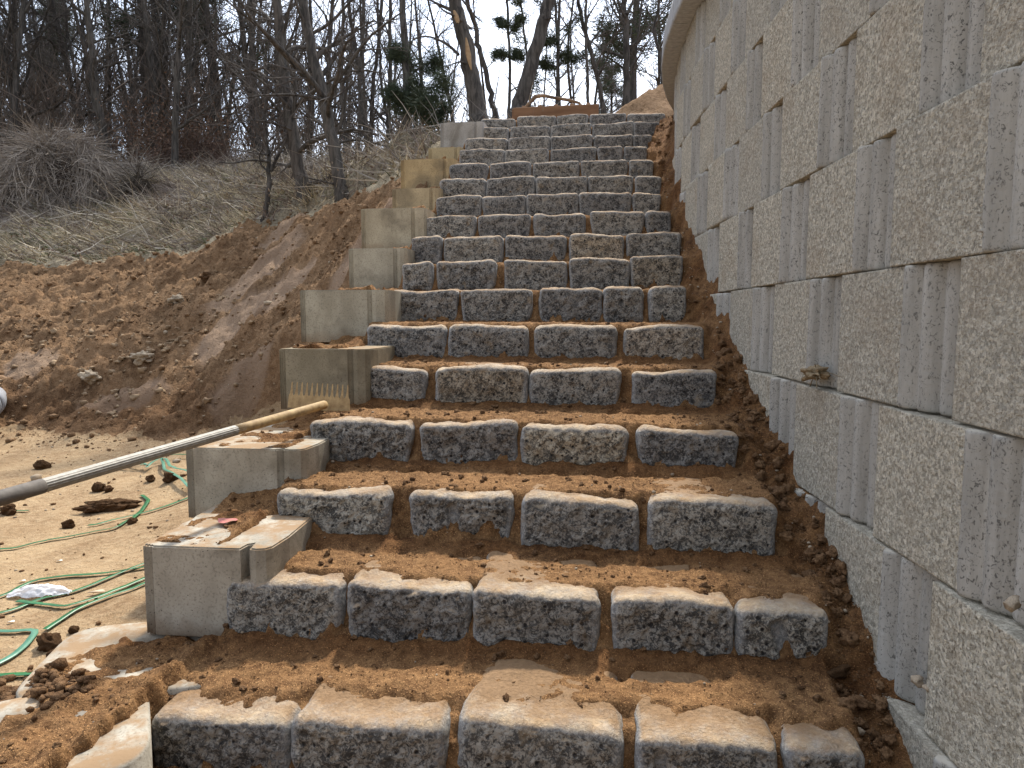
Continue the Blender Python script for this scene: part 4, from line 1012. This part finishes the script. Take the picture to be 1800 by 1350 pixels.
for x, labx in ((895,'thin pine stem with needle tufts between the two big trunks'), (979,'thin pine stem with dark tufts right of the leaning trunk')):
    traced('thin_pine', labx, 'tree', [(x, 212),(x+1,150),(x+2,90),(x-2,30),(x-4,-30)], 13, 6, 4, x, M_BARK,
       [([(x,60),(x+12,40),(x+22,36)] , 3, 0), ([(x+1,45),(x-10,42),(x-20,40)], 3, .3), ([(x,102),(x-12,96),(x-26,98)], 3, 0), ([(x+1,100),(x+14,98),(x+20,100)], 3, 0)] if x < 950 else
       [([(x,85),(x+14,92),(x+30,102),(x+44,100)], 3, 0), ([(x,118),(x-15,112),(x-28,112)], 3, .3), ([(x,80),(x-12,72),(x-24,76)], 3, 0)], 7, 3, .10, .1, pine=(.12, 5, .008), up=.02)
for k, (pts, w, lab) in enumerate((
   ([(1034,205),(1033,150),(1031,90),(1030,20),(1028,-40)], 6, 'thin straight bare stem above the middle of the top step'),
   ([(1062,200),(1052,140),(1038,85),(1022,35),(1014,-20)], 9, 'slanting forked bare stem leaning left above the top step'),
   ([(1100,185),(1101,120),(1101,70),(1099,28),(1092,-30)], 13, 'bare tree with a swollen fork behind the soil heap'),
   ([(1112,180),(1114,110),(1122,60),(1128,0)], 5, 'thin bare stem just right of the forked tree behind the soil heap'),
   ([(1166,150),(1160,90),(1148,55),(1158,10),(1166,-30)], 6, 'crooked bare stem beside the wall cap'),
   ([(932,205),(931,150),(926,90),(918,30)], 5, 'thin bare stem right behind the dark leaning trunk'),
   ([(1008,200),(1000,150),(998,80),(1006,10)], 5, 'faint bare sapling left of the slanting forked stem'))):
    traced('bare_tree', lab, 'tree', pts, 12.5+.4*k, w, w*.65, 30+k, M_BARK, [([(1101,26),(1110,10),(1120,-20)], 8, .3), ([(1099,30),(1088,12),(1082,-20)], 7, -.2)] if k == 2 else ([(1050,70),(1056,40),(1052,0)], 6, .2) and [], 14, 3, .22, .15, .06)
for k, (pts, w, lab) in enumerate((
   ([(631,288),(632,220),(633,120),(640,40),(636,-30)], 7, 'slim dark trunk left of the twin forked stems on the slope crest'),
   ([(652,284),(641,240),(636,180),(630,120),(618,40)], 9, 'dark stem curving left from the twin forked base on the slope crest'),
   ([(654,284),(652,220),(655,150),(666,80),(670,10)], 8, 'dark stem curving right from the twin forked base on the slope crest'),
   ([(675,280),(682,230),(684,170),(686,90),(686,0)], 8, 'straight dark stem midway between forked stems and pine'),
   ([(697,278),(692,240),(676,190),(668,120),(664,30)], 6, 'thin stem bending left just before the pine'),
   ([(608,292),(606,220),(598,130),(604,40),(600,-20)], 8, 'dark trunk seen right behind the nearest leaning tree'))):
    traced('bare_tree', lab, 'tree', pts, 14+.35*k, w, w*.7, 60+k, M_BARK, (), 18, 3, .24, .12, .05)

# --- the forest: a few kinds, copied
def kind_bare(seed, H, lean=.04, nb=20):
    r = np.random.default_rng(seed); sk = Skel(); P = wander(r, np.zeros(3), np.array([r.normal()*lean, r.normal()*lean, 1]), H, 14, .035, .03); rad = np.linspace(.085, .018, 15)*r.uniform(.8, 1.2)
    sk.a.append((P, rad, 7)); branches(sk, r, P, rad, 1, 3, nb, .26, .12, (.5, 1.15), .06, .02); return skel_mesh('trunk', sk.a), skel_mesh('crown', sk.b), None
def kind_pine(seed, H):
    r = np.random.default_rng(seed); sk = Skel(); P = wander(r, np.zeros(3), np.array([r.normal()*.05, r.normal()*.05, 1]), H, 14, .03, .03); rad = np.linspace(.12, .03, 15)
    sk.a.append((P, rad, 8)); branches(sk, r, P, rad, 1, 2, 30, .17, .30, (1.0, 1.5), .05, 0); tips = [q[-1] for q, _, _ in sk.b]+[q[-2] for q, _, _ in sk.b]
    return skel_mesh('trunk', sk.a), skel_mesh('crown', sk.b), needles(r, tips, .24, 16, .012)
kb = [kind_bare(100+k, h, .06, 22) for k, h in enumerate((9, 8, 10, 7.5, 9.5, 8.5))]; kp = [kind_pine(200+k, h) for k, h in enumerate((9.5, 11, 8.5))]
fr_ = random.Random(21)
def place(kind, x, y, s, name, label, group, lean=0):
    root = thing(name, label, 'tree', (x, y, tz(x, y)-.15), fr_.uniform(0, 6.28), group); root.scale = (s, s, s); root.rotation_euler = (fr_.gauss(0, .03), fr_.gauss(0, .03)+lean, fr_.uniform(0, 6.28))
    for nm, me, mt in zip(('trunk', 'crown', 'foliage'), kind, (M_BARK, M_TWIG, M_PINE)):
        if me: link(nm, me, mt, root)
cand = []
tries = 0
while len(cand) < 122 and tries < 9000:
    tries += 1
    px = fr_.uniform(-260, 1180); d = fr_.uniform(15, 33)
    if px > 600: d = fr_.uniform(17, 34)
    if px > 600 and fr_.random() < .72: continue
    p = at(px, 300, d)
    if any((p[0]-c[0])**2+(p[1]-c[1])**2 < .5 for c in cand): continue
    cand.append((p[0], p[1], px, d))
for x, y, px, d in cand:
    pine = fr_.random() < (.15 if px < 560 else .07)
    if pine: place(fr_.choice(kp), x, y, fr_.uniform(.85, 1.25), 'pine_tree', 'tall dark pine crowded among the bare trees of the forest behind the slope', 'pines in the forest behind the slope')
    elif px < 620: place(fr_.choice(kb), x, y, fr_.uniform(.75, 1.15), 'bare_tree', 'leafless grey tree crowded in the forest behind the grassy slope', 'leafless trees in the forest behind the slope')
    else: place(fr_.choice(kb), x, y, fr_.uniform(.7, 1.0), 'bare_tree', 'leafless thin tree far behind the head of the steps', 'leafless trees behind the head of the steps')
# tangle of undergrowth twigs that closes the view between the trunks
def fine(name, n, fn, mat, kind='stuff', sides=3, tint=None):
    r = np.random.default_rng(n); b, d, l, w, c = fn(r, n)
    m = 4; P = [b]; dd = d
    for k in range(m-1):
        dd = dd+r.normal(size=b.shape)*.16; dd /= np.linalg.norm(dd, axis=1)[:, None]; P.append(P[-1]+dd*(l/(m-1))[:, None])
    s = np.cross(d, np.array([0, 1., 0.])+r.normal(size=b.shape)*.5); s /= np.linalg.norm(s, axis=1)[:, None]
    V = []
    for k in range(m):
        ww = (w*(1-.8*k/(m-1)))[:, None]; V += [P[k]-s*ww, P[k]+s*ww]
    V = np.stack(V, 1); N = len(b); base = (np.arange(N)*2*m)[:, None]
    f = np.concatenate([base+np.array([[2*k, 2*k+1, 2*k+3, 2*k+2]]) for k in range(m-1)])
    C = np.repeat(c, 2*m, axis=0); C = np.concatenate([C, np.ones((len(C), 1))], 1)
    return tag(link(name, mesh_np(name, V.reshape(-1, 3), f, True, {'tint': C}), mat), kind=kind)
def tzv(x, y):
    Zg = Z1.reshape(len(tx), len(ty)); i = np.clip(np.searchsorted(tx, x)-1, 0, len(tx)-2); j = np.clip(np.searchsorted(ty, y)-1, 0, len(ty)-2)
    a = (x-tx[i])/(tx[i+1]-tx[i]); b = (y-ty[j])/(ty[j+1]-ty[j]); return (Zg[i, j]*(1-a)+Zg[i+1, j]*a)*(1-b)+(Zg[i, j+1]*(1-a)+Zg[i+1, j+1]*a)*b
def undergrowth(r, n):
    px = r.uniform(-250, 780, n); d = r.uniform(16, 32, n); px = np.where(r.random(n) < .82, np.minimum(px, r.uniform(-250, 600, n)), px)
    B = C_+d[:, None]*(F_[None]+((px-900)/1250)[:, None]*R_[None]); x, y = B[:, 0], B[:, 1]; z = tzv(x, y)
    hgt = r.random(n)**1.5*2.2; z = z+hgt-.1; dr = r.normal(size=(n, 3))*.55; dr[:, 2] = np.abs(dr[:, 2])+.5; dr /= np.linalg.norm(dr, axis=1)[:, None]
    g_ = r.random((n, 1)); c = np.array([.10, .078, .066])*(1-g_)+np.array([.21, .165, .135])*g_
    return np.stack([x, y, z], -1), dr, r.uniform(.4, 1.8, n), r.uniform(.004, .010, n), c
fine('undergrowth', 15000, undergrowth, M_VINE)
def backwood(r, n):
    x = r.uniform(-75, -6, n); y = r.uniform(34, 52, n)+np.abs(x)*.0; y = np.where(x < -30, r.uniform(22, 50, n), y); z = tzv(x, np.minimum(y, 60))+r.random(n)**1.3*np.where(x < -8, 9, 4)
    keep = x > -5; z = np.where(keep & (r.random(n) < .6), z-3, z)
    dr = r.normal(size=(n, 3))*.22; dr[:, 2] = 1; dr /= np.linalg.norm(dr, axis=1)[:, None]; g_ = r.random((n, 1)); c = np.array([.10, .09, .088])*(1-g_)+np.array([.17, .15, .14])*g_
    return np.stack([x, y, z], -1), dr, r.uniform(2, 6, n), r.uniform(.012, .05, n), c
fine('distant_wood', 2600, backwood, M_VINE)
# russet leaves still on low oak scrub
def leafs(name, centres, n, rad, size, cols, mat, seed=1):
    r = np.random.default_rng(seed); ci = r.integers(len(centres), size=n); c = np.asarray(centres)[ci]+r.normal(size=(n, 3))*rad; a = r.normal(size=(n, 3)); a /= np.linalg.norm(a, axis=1)[:, None]; b = np.cross(a, r.normal(size=(n, 3))); b /= np.linalg.norm(b, axis=1)[:, None]
    s = size*r.uniform(.6, 1.3, n)[:, None]; V = np.stack([c-a*s, c+b*s*.5, c+a*s, c-b*s*.5], 1).reshape(-1, 3); cc = np.asarray(cols)[r.integers(len(cols), size=n)]; cc = np.repeat(cc, 4, axis=0)
    return mesh_np(name, V, np.arange(len(V)).reshape(-1, 4), False, {'tint': np.concatenate([cc, np.ones((len(cc), 1))], 1)})
cs = []; r = np.random.default_rng(8)
for k in range(26):
    px = r.uniform(235, 400) if k < 18 else r.uniform(-50, 560); q = at(px, 300, r.uniform(15.5, 18)); cs.append([q[0], q[1], tz(q[0], q[1])+r.uniform(.3, 1.3)])
tag(link('russet_scrub', leafs('russet_scrub', cs, 5200, np.array([.5, .5, .35]), .035, [(.15, .09, .06), (.12, .07, .05), (.20, .13, .09)], M_VINE), M_VINE), kind='stuff')

# ------------------------------------------------------------------ mounds of dead vines and the grassy slope
def vine_mound(px, py, d, rx, rz_, label, n, seed, cols):
    q = at(px, py, d); z0 = tz(q[0], q[1])
    def fn(r, n):
        a = r.uniform(0, 2*math.pi, n); e = r.random(n)**.75; ph = e*math.pi/2; k = 1+.22*np.sin(a*3+seed)+.12*np.sin(a*5+e*4); rad_ = rx*k*r.uniform(.86, 1.03, n)
        x = q[0]+np.cos(a)*np.sin(ph)*rad_; y = q[1]+np.sin(a)*np.sin(ph)*rad_*.8; z = z0+np.cos(ph)*rz_*k*r.uniform(.86, 1.04, n)
        out = np.stack([np.cos(a)*np.cos(ph)*.8, np.sin(a)*np.cos(ph)*.8, -np.sin(ph)*1.1], -1)+r.normal(size=(n, 3))*.6; out /= np.linalg.norm(out, axis=1)[:, None]
        g_ = r.random((n, 1)); c = np.array(cols[0])*(1-g_)+np.array(cols[1])*g_; return np.stack([x, y, z], -1), out, r.uniform(.25, .8, n), r.uniform(.003, .007, n), c
    o = fine('vine_mound', n, fn, M_VINE, None)
    c0 = np.array([q[0], q[1], z0]); 
    for v in o.data.vertices: pass
    co_ = np.empty(len(o.data.vertices)*3, np.float32); o.data.vertices.foreach_get('co', co_); co_ = co_.reshape(-1, 3)-c0; o.data.vertices.foreach_set('co', co_.ravel().astype(np.float32)); o.location = c0
    # dark woody core so that the mound is not hollow
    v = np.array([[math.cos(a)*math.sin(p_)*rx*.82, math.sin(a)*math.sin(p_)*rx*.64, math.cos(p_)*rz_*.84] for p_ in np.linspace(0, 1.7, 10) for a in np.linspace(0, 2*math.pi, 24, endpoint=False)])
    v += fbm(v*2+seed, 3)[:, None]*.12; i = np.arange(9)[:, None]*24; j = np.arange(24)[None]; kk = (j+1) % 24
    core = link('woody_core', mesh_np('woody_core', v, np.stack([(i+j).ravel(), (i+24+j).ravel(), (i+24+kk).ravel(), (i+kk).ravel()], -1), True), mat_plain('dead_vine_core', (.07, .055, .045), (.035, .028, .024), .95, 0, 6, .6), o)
    return tag(o, label, 'vine mound')
VC = [(.18, .15, .13), (.46, .40, .33)]
vine_mound(95, 310, 12.6, .88, .90, 'big dome of tangled dead grey vines at the left of the slope', 9000, 1, VC)
vine_mound(15, 330, 12.3, .75, .75, 'lower curtain of dead vines at the left edge beside the big dome', 4500, 2, VC)
vine_mound(345, 300, 16.2, .85, .62, 'distant reddish brown bramble mound before the forest trunks', 4500, 3, [(.09, .06, .05), (.22, .15, .115)])
vine_mound(232, 305, 14, .22, .30, 'small pointed tuft of dark vines on the slope crest', 900, 4, VC)
vine_mound(243, 345, 12.4, .20, .26, 'small dark hollowed vine tuft midway down the slope', 900, 5, [(.03, .026, .022), (.12, .1, .08)])
def grassf(r, n):
    x = r.uniform(-16, .2, n); y = r.uniform(7, 20, n)
    while True:
        cy = np.interp(x, crestP[:, 0], crestP[:, 1]); bad = (y < cy-.02+.10*r.random(n)) | (x > np.interp(y, [7, 10, 14, 20], [-1.1, .3, .6, .6]))
        if not bad.any(): break
        x[bad] = r.uniform(-16, .2, bad.sum()); y[bad] = r.uniform(7, 20, bad.sum())
    p = np.stack([x, y, x*0], -1); a = fbm(p*.9+2, 3); b_ = fbm(p*2.6, 3); z = tzv(x, y)-.01
    # combed downhill in swathes
    ang = 2.4*fbm(p*.5+9, 2)-1.6; lay = np.clip(.75+.5*a, .2, 1.3); dr = np.stack([np.cos(ang)*lay, np.sin(ang)*lay-.25, np.full(n, .38)], -1)+r.normal(size=(n, 3))*.34; dr[:, 2] = np.abs(dr[:, 2])*.8; dr /= np.linalg.norm(dr, axis=1)[:, None]
    gr_ = sstep(.02, .3, b_+.35*a+(r.random(n)-.5)*.45-.02*(y-9)); bw = sstep(-.1, .35, -a+(r.random(n)-.5)*.5); t = r.random((n, 1))
    straw = np.array([.60, .52, .38])*(.40+1.0*t); green = np.array([.13, .15, .075])*(.7+.7*t); dark = np.array([.27, .225, .20])*(.55+.8*t)
    c = straw*(1-bw[:, None])+dark*bw[:, None]; c = c*(1-gr_[:, None])+green*gr_[:, None]
    l = r.uniform(.08, .38, n)*(1-.45*gr_); return np.stack([x, y, z], -1), dr, l, r.uniform(.0035, .0075, n)*(1+.06*(y-8)), c
fine('dry_grass', 120000, grassf, M_GRASS)
def brush(r, n):
    p = grassf(r, n); dr = r.normal(size=(n, 3)); dr[:, 2] = np.abs(dr[:, 2])*.35; dr /= np.linalg.norm(dr, axis=1)[:, None]; t = r.random((n, 1))**1.5
    q = p[0]; k = fbm(q*[.9, .9, 0]+31, 2)+r.random(n)*.5; q[:, 2] += .03+np.clip(k, 0, 1)*.22*r.random(n)
    return q, dr, r.uniform(.15, .8, n), r.uniform(.004, .009, n), np.array([.16, .135, .12])*(1-t)+np.array([.60, .54, .45])*t
fine('fallen_twigs', 16000, brush, M_VINE)
# litter leaves on the slope
r = np.random.default_rng(4); lx, ly = r.uniform(-9, -.2, 500), r.uniform(8, 15, 500); lc = np.stack([lx, ly, tzv(lx, ly)+.04], -1)
lc = lc[ly > np.interp(lx, crestP[:, 0], crestP[:, 1])+.1]
tag(link('fallen_leaves', leafs('fallen_leaves', lc, 9000, np.array([.25, .25, .025]), .022, [(.22, .15, .10), (.15, .10, .08), (.34, .28, .22), (.12, .08, .06)], M_VINE, 9), M_VINE), kind='stuff')
